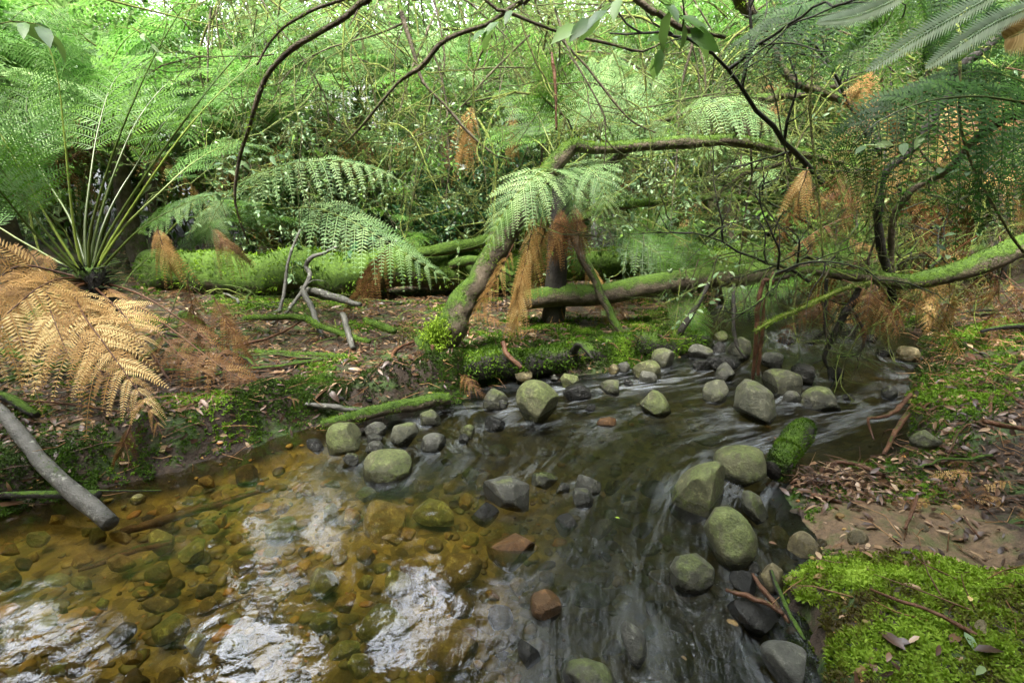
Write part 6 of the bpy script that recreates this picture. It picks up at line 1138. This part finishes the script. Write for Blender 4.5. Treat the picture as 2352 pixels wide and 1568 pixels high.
mb = MB(); x, y, z, d, rg2 = scatter(9000, -3.4, 3.2, .9, 4.2, 1.3, 71); bx_, bt_ = unit_ico(1); k = (d < .0) & ((d > -.12) | (rg2.random(9000) < .1)); x, y, z = x[k][:3000], y[k][:3000], z[k][:3000]
for i in range(len(x)):
    s_ = .0025+.011*rg2.random()**3; mb.add(bx_*(1+.5*vnoise(bx_*1.3+i*2.7, i))[:, None]*s_*[1.3, 1, .7]+[x[i], y[i], z[i]+s_*.3], None, bt_, rg2.random())
tag(mb.obj('shore_grit', gravel_mat(), smooth=False), 'grit and crumbs of stone along the water line', None, None, 'stuff')
FL = [(1765, 1245, 'red brown fallen leaf floating beside the yellowish shore boulder', 'litter', .03), (1424, 1190, 'small bright yellow green leaf floating in mid stream', 'moss', .022), (2100, 1185, 'yellow green fallen leaf on the bare sand', 'leaf_far', .03), (2050, 1232, 'second yellow green leaf on the sand near the ball like stone', 'leaf_far', .02),
      (2225, 1195, 'purple brown oval leaf on the moss right of the sand', 'litter', .035), (1882, 1375, 'curled tan leaf on the left slope of the moss mound', 'litter', .04), (1930, 1368, 'orange leaf scrap on the moss mound', 'dead', .02), (2215, 1450, 'pale grey green leaf beside the stone sunk in the moss mound', 'leaf_sage', .05), (2262, 1530, 'fresh green leaf below the pinkish twig', 'leaf_far', .035), (2228, 1380, 'orange sliver leaf on the right part of the moss mound', 'dead', .03), (2005, 1280, 'purplish leaf on the crest of the moss mound', 'litter', .04), (2044, 1497, 'dark red fallen leaf low on the moss mound', 'litter', .03), (1740, 1375, 'green leaflets lying on the dark streamlined stone', 'leaf_far', .035)]
for i, (px, py, lab, mt, L) in enumerate(FL):
    p = onz(px, py, .05)
    for _ in range(10): p = onz(px, py, max(float(gz(p[0], p[1])[0]), 0)+.016)
    mb = MB(); a = rg.uniform(0, 6.28); leaves(mb, np.zeros((1, 3)), np.array([[math.cos(a), math.sin(a), .1]]), np.array([[0, -.2, 1.]]), L, L*.42, np.array([.75])); o = mb.obj('fallen_leaf', g[mt]); o.location = p; tag(o, lab, 'leaf')
# ---------------------------------------------------------------- light
EXPOSURE = 3.18
SUN_EL, SUN_AZ = R(62), R(205)      # azimuth measured from +Y towards +X
w = bpy.data.worlds.new('World'); scn.world = w; w.use_nodes = True; nt = w.node_tree; bg = nt.nodes['Background']
sky = nt.nodes.new('ShaderNodeTexSky'); sky.sky_type = 'NISHITA'; sky.sun_disc = False; sky.sun_elevation = SUN_EL; sky.sun_rotation = SUN_AZ; sky.dust_density = 6.0; sky.air_density = 1.6
hs = nt.nodes.new('ShaderNodeHueSaturation'); hs.inputs['Saturation'].default_value = .28; nt.links.new(sky.outputs[0], hs.inputs['Color']); nt.links.new(hs.outputs[0], bg.inputs[0])
# bright zone added to the sky ahead of the camera, whitening the pool's reflections
tc = nt.nodes.new('ShaderNodeTexCoord'); dt = nt.nodes.new('ShaderNodeVectorMath'); dt.operation = 'DOT_PRODUCT'; nt.links.new(tc.outputs['Generated'], dt.inputs[0]); gaz, gel = R(-14), R(44)
dt.inputs[1].default_value = (math.sin(gaz)*math.cos(gel), math.cos(gaz)*math.cos(gel), math.sin(gel))
mr = nt.nodes.new('ShaderNodeMapRange'); mr.interpolation_type = 'SMOOTHSTEP'; mr.inputs[1].default_value = math.cos(R(42)); mr.inputs[2].default_value = math.cos(R(10)); mr.inputs[3].default_value = 1; mr.inputs[4].default_value = 5.0; nt.links.new(dt.outputs['Value'], mr.inputs[0])
ml = nt.nodes.new('ShaderNodeVectorMath'); ml.operation = 'SCALE'; nt.links.new(hs.outputs[0], ml.inputs[0]); nt.links.new(mr.outputs[0], ml.inputs['Scale']); nt.links.new(ml.outputs[0], bg.inputs[0]); bg.inputs[1].default_value = .115
sl = bpy.data.lights.new('sun', 'SUN'); sl.energy = 1.5; sl.angle = R(12); sl.color = (1, .95, .84)
so = bpy.data.objects.new('sun', sl); col.objects.link(so)
sd = Vector((math.sin(SUN_AZ)*math.cos(SUN_EL), math.cos(SUN_AZ)*math.cos(SUN_EL), math.sin(SUN_EL)))
so.rotation_euler = sd.to_track_quat('Z', 'Y').to_euler(); so.location = sd*20
vs = scn.view_settings; vs.view_transform = 'Standard'; vs.look = 'None'; vs.gamma = 1; vs.exposure = EXPOSURE
scn.cycles.use_denoising = True
try: scn.cycles.denoiser = 'OPENIMAGEDENOISE'; scn.cycles.denoising_input_passes = 'RGB_ALBEDO_NORMAL'; scn.cycles.denoising_prefilter = 'ACCURATE'
except Exception: pass
scn.cycles.max_bounces = 8; scn.cycles.diffuse_bounces = 2; scn.cycles.glossy_bounces = 2; scn.cycles.transmission_bounces = 4; scn.cycles.transparent_max_bounces = 6
scn.cycles.sample_clamp_indirect = 6; scn.cycles.caustics_reflective = False; scn.cycles.caustics_refractive = False; scn.cycles.use_adaptive_sampling = False
